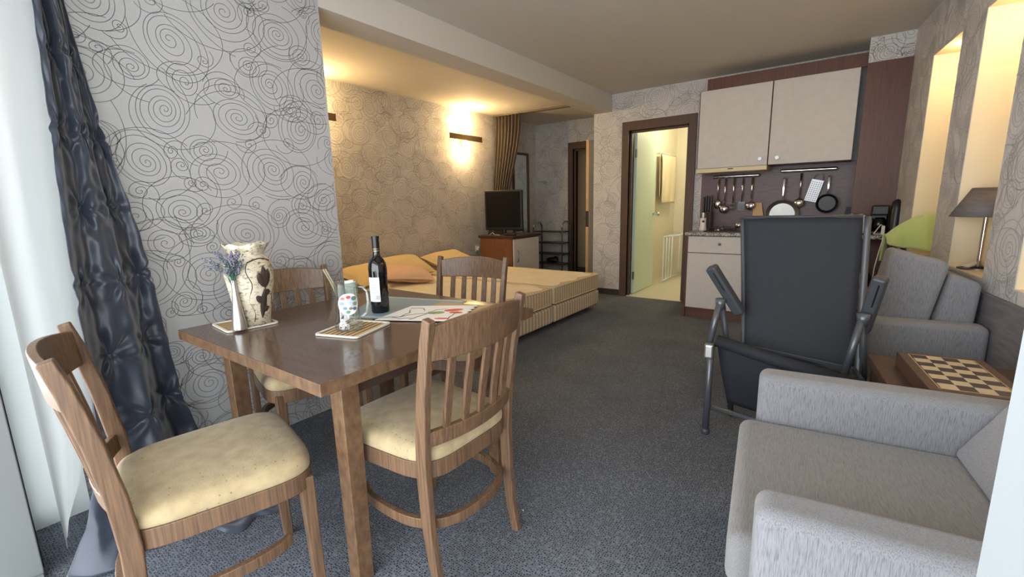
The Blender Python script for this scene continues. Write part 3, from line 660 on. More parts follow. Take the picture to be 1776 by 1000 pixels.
t=thing('dark_flask','slim dark bottle on the open shelf beside the mug','bottle',(.20,4.94,.427)); MB().lathe([(.02,0),(.022,.09),(.01,.12)],20).build('body','blackpl',t,smooth=True); MB().lathe([(.011,.12),(.011,.15)],16).build('cap','steel',t)
# ---------------------------------------------------------------- things by the right wall
def W3(s,off,z): v=rp(s,off,z); return (v.x,v.y,v.z)
t=thing('clothes_stand','grey metal stand under the lime towel by the narrow niche','stand',W3(.80,.10,0),RZ)
def rz_(o):
    q=max(0,min(1,(.17-o)/.30)); return 1.058-.15*(1-q)**2.4   # height of the curved rail, o = distance from the wall
def ST(s,o,z): return (s-.80,-(o-.10),z)
MB().tube([ST(.75,.16,rz_(.16)-.02),ST(.75,.10,rz_(.10)-.02),ST(.75,.03,rz_(.03)-.02)],.011).tube([ST(.68,.13,.80),ST(.95,.05,.80)],.01).build('sloping_rail','steel',t,smooth=True)
MB().tube([ST(.70,.25,0),ST(.75,.15,.89)],.011).tube([ST(.90,.25,0),ST(.75,.13,.90)],.011).tube([ST(.70,.05,0),ST(.75,.06,.97)],.011).tube([ST(.92,.05,0),ST(.75,.08,.96)],.011).build('legs','steel',t,smooth=True)
def tow(u,v):
    o=.18-.46*u; w_=2*v-1; a=abs(w_); hang=(.06+.19*math.sin(min(1,u*1.5)*PI*.6)-.08*max(0,u-.5)) if w_>0 else .2
    z=rz_(o)+.012-hang*a**1.5+.006*math.sin(u*16+w_*2)*a
    return rp(.75+w_*(.10+.05*u)+.012*math.sin(u*15+1)*a,o,z)
o=MB().grid(tow,40,36).build('lime_towel','dishgreen',smooth=True,solid=.007); tag(o,'lime green towel draped by the narrow niche','towel')
t=thing('table_lamp','chrome table lamp with slanted grey shade standing in the wall niche','lamp',W3(1.60,-.08,.792),RZ)
b=MB(); b.lathe([(.085,0),(.085,.010),(.065,.022),(.03,.032),(.011,.045)],36); b.build('base','chrome',t,smooth='auto')
MB().lathe([(.011,.03),(.0105,.28),(.018,.285),(.018,.30)],20).build('stem','chrome',t,smooth='auto')
b=MB(); b.lathe([(.146,.285),(.07,.435)],44,cap0=False,cap1=False); sh=b.build('lamp_shade','shade',t,smooth=True,solid=.003)
def shp(a,z): r=.146+(.07-.146)*(z-.285)/.15+.003; return (r*math.cos(a),r*math.sin(a),z)
b=MB(); b.tube([shp(R(150+60*q+10*math.sin(q*9)),.42-.11*q+.012*math.sin(q*14)) for q in [i/24 for i in range(25)]],.0022,6); b.build('shade_squiggle','label',t,smooth=True)
t=MB().tube([W3(1.50,-.10,.797),W3(1.47,-.07,.797),W3(1.455,-.12,.797),W3(1.46,-.2,.797)],.003,6); o=t.build('lamp_cord','blackpl',smooth=True); tag(o,'thin black cord lying behind the lamp base in the niche','cord')
# ---------------------------------------------------------------- armchairs
def armchair(s0,label,loose=False,AZ=.60,SZ=.445,wd=.90):
    t=thing('armchair',label,'armchair',W3(s0+wd/2,.03,0),RZ,None)
    h=wd/2; aw=.115
    def bx(x0,x1,o0,o1,z0,z1): return MB().box(x0,x1,-o1,-o0,z0,z1)
    bx(-h+aw,h-aw,.02,.86,.06,.30).build('base','sofafab',t,bevel=.02,seg=3)
    for s in(-1,1):
        x0,x1=(-h,-h+aw) if s<0 else (h-aw,h)
        bx(x0,x1,-.005,.905,.05,AZ).build('arm','sofafab',t,bevel=.032,seg=5)
    # seat cushion
    b=MB(); x0,x1=-h+aw+.002,h-aw-.002
    def st(u,v): return (x0+(x1-x0)*u,-(.16+.80*v),.475+.02*(math.sin(PI*u)*math.sin(PI*min(1,v*1.0)))**.5)
    bx(x0,x1,.18,.955,.30,SZ).build('seat_cushion','seatsofa',t,bevel=.035,seg=5)
    # back
    b=MB(); b.hexa([(x0,-.03,.30),(x1,-.03,.30),(x1,-.20,.30),(x0,-.20,.30)],[(x0,-.01,.78),(x1,-.01,.78),(x1,-.125,.825),(x0,-.125,.825)]); b.build('back','sofafab',t,bevel=.025,seg=4)
    c=MB()
    if loose: c.hexa([(x1-.19,-.20,SZ),(x1-.01,-.20,SZ),(x1-.01,-.42,SZ),(x1-.19,-.42,SZ)],[(x1-.17,-.13,.875),(x1+.0,-.13,.875),(x1+.0,-.36,.94),(x1-.17,-.36,.94)])
    else: c.hexa([(x0+.004,-.20,SZ),(x1-.01,-.20,SZ),(x1-.01,-.40,SZ),(x0+.004,-.40,SZ)],[(x0+.004,-.145,.84),(x1-.01,-.145,.84),(x1-.01,-.19,.84),(x0+.004,-.19,.84)])
    c.build('back_cushion','sofafab',t,bevel=.03,seg=4)
    for x in (-h+.06,h-.06):
        for o_ in (.12,.84): MB().box(x-.025,x+.025,-o_-.025,-o_+.025,0,.052).build('foot','blackpl',t)
armchair(3.15,'grey woven armchair nearest the camera, cut off by the white door edge')
armchair(1.31,'grey armchair behind the chess board, with a thick loose back cushion',True)
# coffee table and chess board
t=thing('side_table','dark wooden side table between the two armchairs','table',W3(2.80,.27,0),RZ)
MB().box(-.20,.33,-.26,.23,.495,.53).build('table_top','wenge',t,bevel=.003)
for x in(-.18,.26):
    for y in(-.22,.19): MB().box(x-.02,x+.02,y-.02,y+.02,0,.495).build('leg','wenge',t)
t=thing('chess_board','folded wooden chess board box lying on the dark side table','chess board',W3(2.72,.46,.532),RZ)
MB().box(0,.415,0,.25,0,.056).build('box','wenge',t,bevel=.002)
b=MB(); b.box(.0,.36,0,.18,0,.0015); o=b.build('squares','chess',t); o.location=(.0275,.035,.056)
b=MB(); 
for q in((.022,.393,.029,.0315),(.022,.393,.2185,.221),(.022,.0245,.029,.221),(.3905,.393,.029,.221)): b.box(q[0],q[1],q[2],q[3],.0561,.0572)
b.build('inlay_line','woodlt',t)
# ---------------------------------------------------------------- folding lounge chair
FX,FYY=-.20,2.4
t=thing('folding_chair','black mesh folding recliner chair standing between kitchen and armchair','folding chair',(FX,FYY,0))
def L3(p): return (p[0]-FX,p[1]-FYY,p[2])
BL=Vector((-.350,2.42,.46)); BR=Vector((.092,2.42,.435)); TL=Vector((-.432,2.65,1.10)); TR=Vector((.068,2.65,1.105))
def bk(u,v):
    a=BL.lerp(BR,u); c=TL.lerp(TR,u); p=a.lerp(c,v); return L3((p.x,p.y+.02*math.sin(PI*v)-.012*math.sin(PI*u),p.z))
MB().grid(bk,16,20).build('back_mesh','meshfab',t,smooth=True,solid=.006)
def side(u): return [Vector(L3((BL.lerp(BR,u)).lerp(TL.lerp(TR,u),v/12)))+Vector((0,.02*math.sin(PI*v/12)+.004,0)) for v in range(-1,13)]
MB().tube(side(-.01),.011).build('back_rail','armpl',t,smooth=True)
MB().tube(side(1.035),.014).build('back_rail','alu',t,smooth=True)
MB().tube([Vector(L3(TL)),Vector(L3(TR))],.011).build('top_rail','armpl',t,smooth=True)
# seat: front roll, then mesh falling towards the floor
fr0=Vector((-.455,2.31,.515)); fr1=Vector((.10,2.25,.43))
def sm(u,v):
    a=fr0.lerp(fr1,u); lo=Vector((-.405,2.40,.17)).lerp(Vector((.08,2.36,.13)),u); p=a.lerp(lo,v); return L3((p.x,p.y-.015*math.sin(PI*v),p.z))
MB().grid(sm,14,14).build('seat_mesh','meshfab',t,smooth=True,solid=.006)
MB().tube([L3(fr0),L3(fr0.lerp(fr1,.5)+Vector((0,0,-.004))),L3(fr1)],.030,18).build('front_roll','meshfab',t,smooth=True)
MB().bar([L3((-.45,2.33,.50)),L3((-.36,2.42,.475)),L3((.09,2.42,.44)),L3((.12,2.33,.42))],.03,.022).build('seat_frame','armpl',t,bevel=.004)
def arm(top,bot,elb,hin,foot,foot2):
    T,Bm=Vector(top),Vector(bot)
    MB().bar([L3(T),L3(Bm)],.05,.052,(.3,1,.1)).build('armrest','armpl',t,bevel=.012,seg=4)
    d=(Bm-T).normalized(); MB().bar([L3(T+d*.035+Vector((0,-.027,0))),L3(T+d*.14+Vector((0,-.027,0)))],.004,.006,(0,1,0)).build('armrest_slot','blackpl',t)
    MB().tube([L3(elb),L3(Vector(elb)+Vector((0,-.0,-.05)))],[.026,.02],14).build('elbow_collar','alu',t,smooth=True)
    MB().tube([L3(elb),L3(hin)],.015,12).build('arm_support','alu',t,smooth=True)
    MB().tube([L3(Vector(elb)+Vector((0,.03,-.02))),L3((elb[0]+.03,elb[1]+.12,.40)),L3(foot2)],.015,12).build('rear_leg','armpl',t,smooth=True)
    MB().tube([L3((hin[0]+.01,hin[1],hin[2]-.0)),L3(foot)],.016,12).build('front_leg','alu',t,smooth=True)
    MB().tube([L3((foot[0],foot[1],.03)),L3((foot[0],foot[1],0))],.02,12).build('foot_cap','armpl',t,smooth=True)
arm((-.512,2.35,.875),(-.378,2.42,.64),(-.462,2.37,.715),(-.488,2.30,.50),(-.49,2.335,.0),(-.42,2.62,0))
arm((.14,2.33,.875),(.106,2.42,.62),(.10,2.35,.715),(.055,2.29,.45),(.12,2.30,.0),(.10,2.62,0))
MB().box(-.022,.022,-.03,.015,-.04,.035).build('hinge_block','satin',t,bevel=.012,seg=3).location=L3((-.478,2.27,.475))
MB().tube([L3((-.485,2.335,.15)),L3((.115,2.30,.13))],.013,12).build('cross_bar','alu',t,smooth=True)
# ---------------------------------------------------------------- dining table
TX0,TX1,TY0,TY1=-2.055,-1.065,.590,1.597
t=thing('dining_table','square dark wooden dining table under the vase and bottle','table',((TX0+TX1)/2,(TY0+TY1)/2,0)); hx=(TX1-TX0)/2; hy=(TY1-TY0)/2
b=MB().box(-hx,hx,-hy,hy,.712,.75); b.m=[1,0,1,1,1,1]; b.build('table_top',['tabletop','tablewood'],t,bevel=.0025)
for sx in(-1,1):
    for sy in(-1,1):
        x=sx*(hx-.115); y=sy*(hy-.14); a=.031; c=.027
        MB().hexa([(x-c,y-c,0),(x+c,y-c,0),(x+c,y+c,0),(x-c,y+c,0)],[(x-a,y-a,.712),(x+a,y-a,.712),(x+a,y+a,.712),(x-a,y+a,.712)]).build('leg','tablewood',t,bevel=.003)
MB().box(-hx+.10,hx-.10,-hy+.13,-hy+.15,.64,.712).box(-hx+.10,hx-.10,hy-.15,hy-.13,.64,.712).box(-hx+.10,-hx+.12,-hy+.15,hy-.15,.64,.712).box(hx-.12,hx-.10,-hy+.15,hy-.15,.64,.712).build('apron','darktop',t)
# ---------------------------------------------------------------- dining chairs
def make_chair():
    t=thing('dining_chair','','chair')
    # local: front +Y
    def stile(sx):
        pts=[(sx*.192,-.245,0),(sx*.195,-.222,.10),(sx*.198,-.205,.25),(sx*.20,-.20,.42),(sx*.202,-.208,.55),(sx*.206,-.228,.70),(sx*.21,-.255,.84),(sx*.212,-.272,.905)]
        return MB().bar(pts,[.030,.034,.040,.044,.042,.038,.034,.030],[.026]*8,(0,1,0))
    for s in(-1,1): stile(s).build('back_leg','chairwood',t,bevel=.005,seg=3)
    for s in(-1,1):
        MB().hexa([(s*.19-.015,.19,0),(s*.19+.015,.19,0),(s*.19+.015,.22,0),(s*.19-.015,.22,0)],[(s*.19-.02,.175,.43),(s*.19+.02,.175,.43),(s*.19+.02,.215,.43),(s*.19-.02,.215,.43)]).build('front_leg','chairwood',t,bevel=.004)
    def by(z): return -.20-.072*max(0,(z-.42)/.485)**1.3
    def rl(z,h,bow,crest=0,n=13,th=.020):
        b=MB(); vs=[]
        pts=[]; hs=[]
        for i in range(n):
            u=-1+2*i/(n-1); x=.205*u; c=1-u*u
            pts.append((x,by(z)-bow*c,z+crest*c*.5)); hs.append(h+crest*c)
        return b.bar(pts,hs,th,(0,-.12,1))
    rl(.832,.098,.045,.022).build('top_rail','chairwood',t,bevel=.004)
    rl(.535,.05,.040).build('lower_rail','chairwood',t,bevel=.004)
    for k in range(5):
        u=(-2+k)/3.0; x=.2*u; c=1-u*u
        pts=[(x*1.0,by(z)-(.040+.005*(z-.55)/.24)*c,z) for z in (.555,.61,.67,.73,.80)]
        MB().bar(pts,[.012]*5,[.027,.029,.030,.029,.028],(0,1,0)).build('slat','chairwood',t,bevel=.003)
    # D shaped seat outline
    def outl(sx,sy,y0,n=48):
        P=[]
        for i in range(n):
            a=2*PI*i/n; ca,sa=math.cos(a),math.sin(a); e=2/5.0
            x=abs(ca)**e*(1 if ca>0 else -1); y=abs(sa)**e*(1 if sa>0 else -1)
            x*=sx*(1.0+.07*y); P.append((x,y0+y*sy))
        return P
    b=MB(); n=48
    lay=[(.98,.450),(1.0,.455),(1.005,.466),(.995,.480),(.965,.492),(.90,.501),(.72,.508),(.38,.511),(.02,.512)]
    for sc_,z in lay:
        b.v+=[(x*sc_,.0+(y)*sc_,z) for x,y in outl(.222,.228,.0)]
    for k in range(len(lay)-1): 
        for i in range(n): b.f.append((k*n+i,k*n+(i+1)%n,(k+1)*n+(i+1)%n,(k+1)*n+i)); b.m.append(0)
    b.f.append(tuple(range(n))[::-1]); b.m.append(0); b.f.append(tuple((len(lay)-1)*n+i for i in range(n))); b.m.append(0)
    b.build('seat','seatfab',t,smooth=True)
    P=outl(.214,.220,-.0)
    MB().bar([(x,y,.424) for x,y in P],.055,.020,closed=True).build('seat_apron','chairwood',t,bevel=.003)
    # U shaped bent stretcher
    pts=[]
    for i in range(33):
        a=R(140+260*i/32); e=2/2.7; ca,sa=math.cos(a),math.sin(a)
        pts.append((.205*abs(ca)**e*(1 if ca>0 else -1),-.02+.225*abs(sa)**e*(1 if sa>0 else -1),.235))
    MB().bar(pts,.034,.020).build('stretcher','chairwood',t,bevel=.003)
    return t
c0=make_chair()
spots=[((-1.135,1.008),90,'walnut dining chair in the right foreground with its slatted back to the room'),
       ((-1.447,.452),-13,'walnut dining chair nearest the blue curtain, cropped by the frame edge'),
       ((-2.015,1.075),-90-11,'walnut dining chair against the swirl papered pier, behind the vase'),
       ((-1.665,1.70),180+14,'walnut dining chair on the bed side of the table, facing the camera')]
for i,((x,y),a,lab) in enumerate(spots):
    o=c0 if i==0 else copy_tree(c0)
    o.location=(x,y,0); o.rotation_euler=(0,0,R(a)); o['label']=lab; o['group']='walnut dining chairs around the table'
# strap on the pier-side chair
t=MB(); A=Vector((-2.165,1.285,.89)); B=Vector((-2.13,1.33,.74))
for k in (0,.012): t.bar([A+Vector((0,k,.0)),A.lerp(B,.5)+Vector((.008,k,0)),B+Vector((0,k,0))],.006,.004,(0,1,0))
o=t.build('cord_strap','towelw'); tag(o,'cream cord strap hanging on the pier side chair','strap')
# ---------------------------------------------------------------- table things
ZT=.7505
def tray(name,pts,label):
    c=Vector((sum(p[0] for p in pts)/4,sum(p[1] for p in pts)/4,0)); ang=math.atan2(pts[1][1]-pts[0][1],pts[1][0]-pts[0][0])
    wd=((Vector(pts[1])-Vector(pts[0])).length+(Vector(pts[2])-Vector(pts[3])).length)/2; dp=((Vector(pts[3])-Vector(pts[0])).length+(Vector(pts[2])-Vector(pts[1])).length)/2
    t=thing(name,label,'placemat',(c.x,c.y,ZT),ang,'small bamboo mats on the table')
    MB().box(-wd/2,wd/2,-dp/2,dp/2,0,.003).build('slats','bamboo',t)
    lp=[]
    for cx,cy,a0 in ((wd/2-.012,dp/2-.012,0),(-wd/2+.012,dp/2-.012,90),(-wd/2+.012,-dp/2+.012,180),(wd/2-.012,-dp/2+.012,270)):
        for k in range(4): a=R(a0+30*k); lp.append((cx+.012*math.cos(a),cy+.012*math.sin(a),.004))
    MB().bar(lp,.006,.009,closed=True).build('border','cable',t); return t
tray('bamboo_mat',[(-2.035,.70),(-1.83,.68),(-1.80,.85),(-1.97,.872)],'bamboo mat with cream border under the ceramic vase')
tray('bamboo_mat',[(-1.49,.846),(-1.325,.90),(-1.42,1.095),(-1.585,1.02)],'bamboo mat with cream border under the glass mug')
t=thing('ceramic_vase','cream ceramic vase with ruffled rim and dark leaf relief on the table','vase',(-1.862,.795,ZT+.006))
prof=[(.05,0),(.056,.004),(.062,.05),(.070,.10),(.079,.16),(.083,.20),(.080,.235),(.068,.262),(.056,.275),(.057,.282),(.066,.30),(.075,.318)]
def ruf(r,z,a,k):
    if k>=9: return r*(1+.05*(k-8)/3*math.cos(6*a))
    return r*(1+.012*math.sin(3*a+z*30))
b=MB(); b.lathe(prof,64,fn=ruf,cap1=False)
n=64
for i in range(n):   # wave the rim height too
    a=2*PI*i/n; k=11*n+i; v=b.v[k]; b.v[k]=(v[0],v[1],v[2]+.004*math.cos(6*a+.5))
b.build('body','vasecer',t,smooth=True,solid=.004)
def vr(z):
    for (r0,z0),(r1,z1) in zip(prof,prof[1:]):
        if z0<=z<=z1: return r0+(r1-r0)*(z-z0)/(z1-z0)
    return .06
def onv(a,z,e=.003): r=vr(z)+e; return (r*math.cos(a),r*math.sin(a),z)
b=MB()
rn=random.Random(4)
AC=R(10)
for (a0,z0,a1,z1,wd) in ((-.15,.03,.05,.15,.012),(.05,.15,.25,.22,.013),(.05,.15,-.25,.21,.012),(.0,.13,.35,.13,.011),(-.05,.09,-.4,.12,.011),(-.1,.06,.3,.07,.010),(.05,.15,.02,.235,.011)):
    def f(u,v,a0=a0,z0=z0,a1=a1,z1=z1,wd=wd):
        a=a0+(a1-a0)*v; z=z0+(z1-z0)*v; w_=wd*(.15+math.sin(PI*min(1,v*1.02))**.7); dz=(a1-a0)*.07; da=-(z1-z0)/.07; L=math.hypot(dz,da*.07) or 1
        k=(u-.5)*2*w_; return onv(AC+a-(z1-z0)/max(.02,math.hypot(z1-z0,(a1-a0)*.075))*k/.075, z+((a1-a0)*.075)/max(.02,math.hypot(z1-z0,(a1-a0)*.075))*k, .003+.003*(1-abs(2*u-1)))
    b.grid(f,5,9)
b.build('leaf_relief','vasebrn',t,smooth=True)
b=MB()
for s in (-.62,.62): b.tube([onv(AC+s+.1*math.sin(i*.9),.02+.23*i/14,.001) for i in range(15)],.0018,6)
b.tube([onv(AC-.62+1.24*i/10,.25+.012*math.sin(PI*i/10),.002) for i in range(11)],.0028,6)
b.build('rope_relief','vasebrn',t,smooth=True)
t=thing('silver_bud_vase','slim silver bud vase in front of the ceramic vase','vase',(-1.814,.716,ZT+.006))
MB().lathe([(.026,0),(.0265,.004),(.021,.05),(.0145,.10),(.0095,.15),(.0085,.175),(.010,.19)],32,cap1=False).build('body','satin',t,smooth=True)
t=thing('lavender_bunch','artificial lavender sprigs standing in the silver bud vase','flowers',(-1.814,.716,ZT+.18))
st=MB(); bd=MB(); rn=random.Random(9)
for i in range(34):
    a=rn.uniform(0,2*PI); sp=rn.uniform(.02,.125); hh=rn.uniform(.045,.12); 
    if math.cos(a)*.72+math.sin(a)*-.0>0: sp*=.75
    dx,dy=sp*math.cos(a),sp*math.sin(a); drp=.9 if sp>.08 else 1
    P=[(0,0,-.02),(dx*.3,dy*.3,hh*.55),(dx*.7,dy*.7,hh*.9*drp),(dx,dy,hh*drp)]
    st.tube(P,.0011,5)
    for k in range(3):
        q=rn.uniform(.15,.7); bx_,by_,bz=dx*q,dy*q,hh*(.3+.6*q); aa=rn.uniform(0,2*PI); l=rn.uniform(.015,.03)
        st.bar([(bx_,by_,bz),(bx_+l*.5*math.cos(aa),by_+l*.5*math.sin(aa),bz+l*.6),(bx_+l*math.cos(aa),by_+l*math.sin(aa),bz+l*.7)],[.001,.004,.001],.0006)
    for k in range(9):
        q=.62+.42*k/8; bd.ball((dx*q+rn.uniform(-.004,.004),dy*q+rn.uniform(-.004,.004),hh*(.78+.3*(q-.62)/.4)*drp+rn.uniform(-.003,.003)),.0036,6)
st.build('stems','leafg',t); bd.build('buds','lav',t,smooth=True)
t=thing('wine_bottle','black wine bottle with pale label on the blue placemat','bottle',(-1.60,1.20,ZT+.003))
MB().lathe([(.036,0),(.0385,.006),(.0385,.195),(.036,.212),(.028,.228),(.018,.240),(.0145,.255),(.0142,.30),(.0142,.322)],48).build('glass_body','glassbot',t,smooth='auto')
MB().lathe([(.0153,.262),(.0153,.318),(.0168,.318),(.0168,.327),(.013,.328)],32).build('foil_capsule','foil',t,smooth='auto')
MB().lathe([(.0157,.263),(.0157,.267)],32,cap0=False,cap1=False).lathe([(.0157,.272),(.0157,.275)],32,cap0=False,cap1=False).build('gold_band','gold',t)
def patch(a0,a1,z0,z1,r,n=14): return MB().grid(lambda u,v:(r*math.cos(a0+(a1-a0)*u),r*math.sin(a0+(a1-a0)*u),z0+(z1-z0)*v),n,2)
la=math.atan2(-1.2,1.6)   # towards the camera
lb=patch(la-1.42,la+.08,.05,.155,.0389).build('label','label',t)
b=MB()
for i,z in enumerate((.145,.135,.128,.121,.114,.107,.10,.09)): 
    q=patch(la-1.0+.05*(i%3),la-.2-.08*(i%2),z,z+.0016,.0391); b.add(q.v,q.f)
for i in range(9): q=patch(la-.42+.05*i,la-.42+.05*i+.022,.06,.078,.0391,3); b.add(q.v,q.f)
b.build('label_print','labelink',lb)
patch(la+.9,la+1.6,.16,.19,.0389).build('neck_sticker','ink',t)
t=thing('glass_mug','glass beer mug with round picture sticker on the near mat','mug',(-1.462,.95,ZT+.006))
MB().lathe([(.046,0),(.05,.004),(.049,.03),(.043,.038),(.040,.05),(.040,.172),(.0415,.176),(.0385,.177),(.0368,.172),(.0365,.05),(.032,.032),(.001,.03)],48,fn=lambda r,z,a,k:r*(1+.035*math.cos(10*a)) if k<3 else r,cap1=False).build('body','mugglass',t,smooth='auto')
ha=R(40); hd=(math.cos(ha),math.sin(ha))
MB().tube([(hd[0]*q,hd[1]*q,z) for q,z in((.039,.155),(.06,.157),(.074,.14),(.077,.10),(.07,.06),(.055,.046),(.042,.05))],[.006,.007,.007,.007,.007,.007,.006],12).build('handle','mugglass',t,smooth=True)
ms=math.atan2(-.95,1.462)
def disc(rr,ac,zc,r,mx=1.0):
    b=MB(); n=32; vs=[]
    for k in range(4):
        q=rr*k/3
        for i in range(n): a=2*PI*i/n; vs.append((r*math.cos(ac+q*math.cos(a)*mx/r),r*math.sin(ac+q*math.cos(a)*mx/r),zc+q*math.sin(a)))
    b.add(vs,[(k*n+i,k*n+(i+1)%n,(k+1)*n+(i+1)%n,(k+1)*n+i) for k in range(3) for i in range(n)]); return b
stk=disc(.040,ms+.12,.100,.0412).build('round_sticker','paperw',t,smooth=True)
pic=[(0,.006,.026,(196,208,222)),(-.02,.022,.006,(176,110,96)),(0,.026,.006,(206,70,60)),(.02,.02,.008,(110,130,110)),(-.024,.004,.007,(130,158,186)),(.0,.006,.006,(190,190,210)),(.022,.0,.007,(130,150,120)),(-.014,-.014,.006,(110,136,170)),(.006,-.016,.005,(140,122,106)),(.02,-.018,.006,(90,110,140)),(-.004,-.028,.006,(100,150,120))]
for i,(dx,dz,rr,c) in enumerate(pic):
    disc(rr,ms+.12+dx/.041,.100+dz,.0414+.0002*i,1.35).build('sticker_picture',mat('sticker_tint_%d'%i,c,.5),stk,smooth=True)
# papers
def sheet(name,pts,z,m,label,cat='placemat',th=.0015):
    c=sum((Vector((p[0],p[1],0)) for p in pts),Vector())/len(pts)
    t=thing(name,label,cat,(c.x,c.y,z))
    q=[(p[0]-c.x,p[1]-c.y) for p in pts]
    MB().hexa([(x,y,0) for x,y in q],[(x,y,th) for x,y in q]).build('sheet',m,t); return t,c
bt,bc=sheet('blue_placemat',[(-1.66,1.055),(-1.30,1.22),(-1.42,1.56),(-1.90,1.42)],ZT,'bluemat','blue grey placemat lying under the wine bottle')
MB().bar([(-1.88-bc.x,1.41-bc.y,.0018),(-1.43-bc.x,1.54-bc.y,.0018)],.001,.022).bar([(-1.65-bc.x,1.075-bc.y,.0018),(-1.32-bc.x,1.228-bc.y,.0018)],.001,.022).build('pale_border','bluemat2',bt)
pt,pc=sheet('tan_paper_sheet',[(-1.47,1.30),(-1.21,1.28),(-1.245,1.53),(-1.50,1.47)],ZT+.002,'tanpaper','tan paper sheet under the flower print, by the bed side chair','paper')
ft,fc=sheet('flower_print','x' and [(-1.49,1.085),(-1.185,1.245),(-1.30,1.50),(-1.555,1.335)],ZT+.004,'paperw','white paper printed with branches and red and green flowers','paper')
def fl(x,y): return (x-fc.x,y-fc.y)
b=MB()
for br in ([(-1.50,1.12),(-1.44,1.17),(-1.42,1.24),(-1.36,1.29)],[(-1.44,1.17),(-1.46,1.24),(-1.50,1.28)],[(-1.37,1.16),(-1.38,1.25),(-1.40,1.33),(-1.37,1.38)],[(-1.47,1.15),(-1.42,1.15),(-1.38,1.185)],[(-1.24,1.24),(-1.27,1.30),(-1.29,1.36)],[(-1.52,1.30),(-1.47,1.33),(-1.43,1.30)]):
    P=[]; 
    for i in range(len(br)-1):
        for k in range(4): a=Vector(br[i]).lerp(Vector(br[i+1]),k/4); P.append((*fl(a.x+.003*math.sin(k*2+i),a.y),.0021))
    P.append((*fl(*br[-1]),.0021)); b.bar(P,.0006,[.004-.002*i/len(P) for i in range(len(P))])
b.build('printed_branches','ink',ft)
def blob(x,y,rx,ry,rot,m,nm,z=.0019):
    q=[(fl(x,y)[0]+rx*math.cos(a)*math.cos(rot)-ry*math.sin(a)*math.sin(rot),fl(x,y)[1]+rx*math.cos(a)*math.sin(rot)+ry*math.sin(a)*math.cos(rot)) for a in [2*PI*i/20 for i in range(20)]]
    MB().hexa([(u,v,z-.0004) for u,v in q],[(u,v,z) for u,v in q]).build(nm,m,ft)
blob(-1.36,1.30,.035,.022,.8,'green','green_flower'); blob(-1.33,1.375,.042,.022,.9,'red','red_flower'); blob(-1.29,1.345,.03,.016,.4,'red','red_flower',.0023); blob(-1.27,1.24,.03,.012,.6,'red','red_flower')
b=MB()
for i in range(6):
    q=i/5; x=-1.195-.09*q; y=1.265+.2*q; b.box(fl(x,y)[0]-.007,fl(x,y)[0]+.007,fl(x,y)[1]-.009,fl(x,y)[1]+.009,.0016,.0019)
b.build('dark_dots','ink',ft)
# ---------------------------------------------------------------- navy curtain and sheer by the window
def lerp(a,b_,t_): return a+(b_-a)*t_
def pw(z,tab):
    for (z0,v0),(z1,v1) in zip(tab,tab[1:]):
        if z0>=z>=z1:
            q=(z0-z)/(z0-z1); return tuple(lerp(a,c,q) for a,c in zip(v0,v1))
    return tab[-1][1]
NT=[(2.47,(-2.26,.40,-2.375,.49)),(1.9,(-2.24,.385,-2.375,.50)),(1.5,(-2.20,.36,-2.375,.535)),(1.1,(-2.12,.318,-2.378,.585)),(.8,(-2.08,.30,-2.38,.605)),(.4,(-2.06,.275,-2.38,.63)),(.15,(-2.08,.20,-2.36,.68)),(.012,(-2.10,.135,-2.28,.72))]
tufts=[(rnd_u,rnd_z) for rnd_z in [.14+.27*i for i in range(9)] for rnd_u in ((.16,.56,.9) if int(rnd_z/.27)%2 else (.34,.74))]
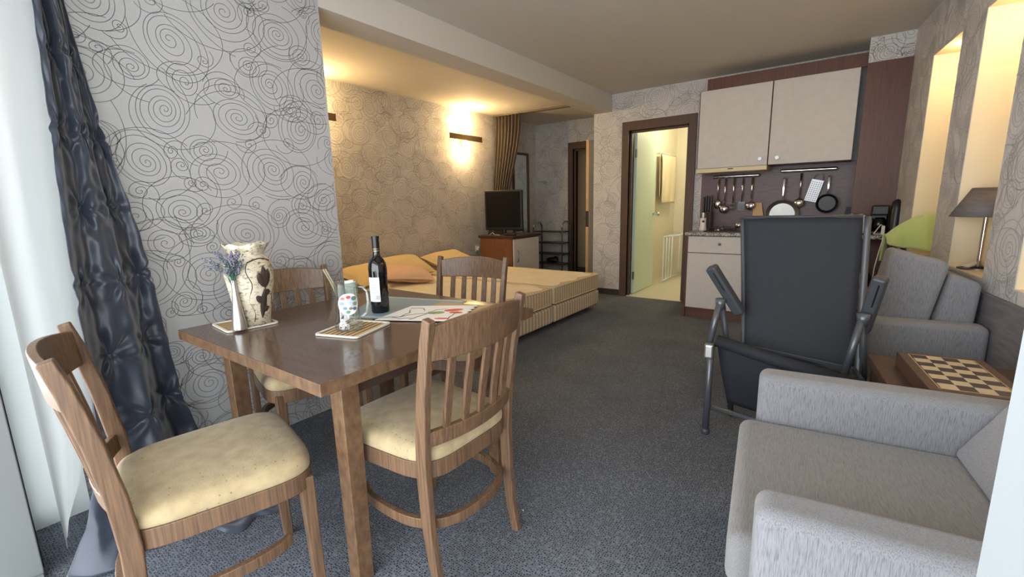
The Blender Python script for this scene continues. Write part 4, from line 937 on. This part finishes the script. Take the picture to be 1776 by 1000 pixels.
def navy(u,v):
    z=2.47*(1-v)+.012*v
    lx,ly,rx,ry=pw(z,NT)
    x=lerp(lx,rx,u); y=lerp(ly,ry,u); wdt=math.hypot(rx-lx,ry-ly)
    # fold direction: towards the room (+x)
    amp=.020+.034*max(0,1-z/1.4)
    d=amp*(1+math.sin(u*2*PI*1.9+.9*math.sin(z*1.6)+.6))+.007*math.sin(u*2*PI*5.3+2.2*math.sin(z*2.7))
    k=0
    for (tu,tz) in tufts:
        du=(u-tu)*.42; dz=z-tz; rr=math.hypot(du,dz)
        if rr<.20:
            an=math.atan2(dz,du); k+=math.exp(-(rr/.02)**2)*-.02+.0085*math.exp(-((rr-.06)/.05)**2)*(math.sin(an*6+tz*9+tu*20)+.5*math.sin(an*11+tz*5))
    d+=k+.003*math.sin(z*46+u*21+2*math.sin(u*9))*math.sin(u*17+z*6)
    x+=.26*math.sin(PI*min(1,u*1.15+.05))*max(0,1-z/.42)**1.6
    x2=x+d*.85; x2=max(x2,PX+.012)
    return (x2,y+d*.22,z)
o=MB().grid(navy,150,330).build('navy_curtain','navy',smooth=True,solid=.003); tag(o,'dark navy tufted taffeta curtain hanging beside the window','curtain')
def train(u,v):
    a=lerp(0,1,u); x=lerp(-2.26,-1.76,a); y=lerp(.58,.66,a); wd=.17*(1-.45*a)
    yy=y+(v-.5)*2*wd; e=max(0,1-(2*v-1)**2)**.5*max(0,1-a**3)**.5
    return (x+.02*math.sin(v*9),yy,.004+.045*e*(.7+.3*math.sin(a*17+v*8)+.25*math.sin(a*31-v*13)))
def sheer(u,v):
    z=2.46*(1-v)+.03*v
    ly=pw(z,NT)[1]; y=lerp(.182,ly+.08,u)
    return (-2.13-.245*u+.008*math.sin(u*2*PI*3+.8*math.sin(z*1.7)),y,z)
o=MB().grid(sheer,120,60).build('sheer_curtain','sheer',smooth=True); tag(o,'white sheer curtain hanging between the navy curtain and the glass','curtain')
t=MB().grid(train,40,26); o=t.build('curtain_train','navy',smooth=True); tag(o,'crumpled navy curtain hem spread on the carpet','curtain')
o.parent=bpy.data.objects['navy_curtain']; 
for k in ('label','category'): del o[k]
# crumbs on the carpet
rn=random.Random(2)
for i,(x,y) in enumerate(((-.93,1.30),)):
    o=MB().ball((0,0,.0015),(.004,.002,.0015),8).build('white_crumb','paperw',loc=(x,y,0)); tag(o,'tiny white crumb on the carpet by the foreground chair','crumb')
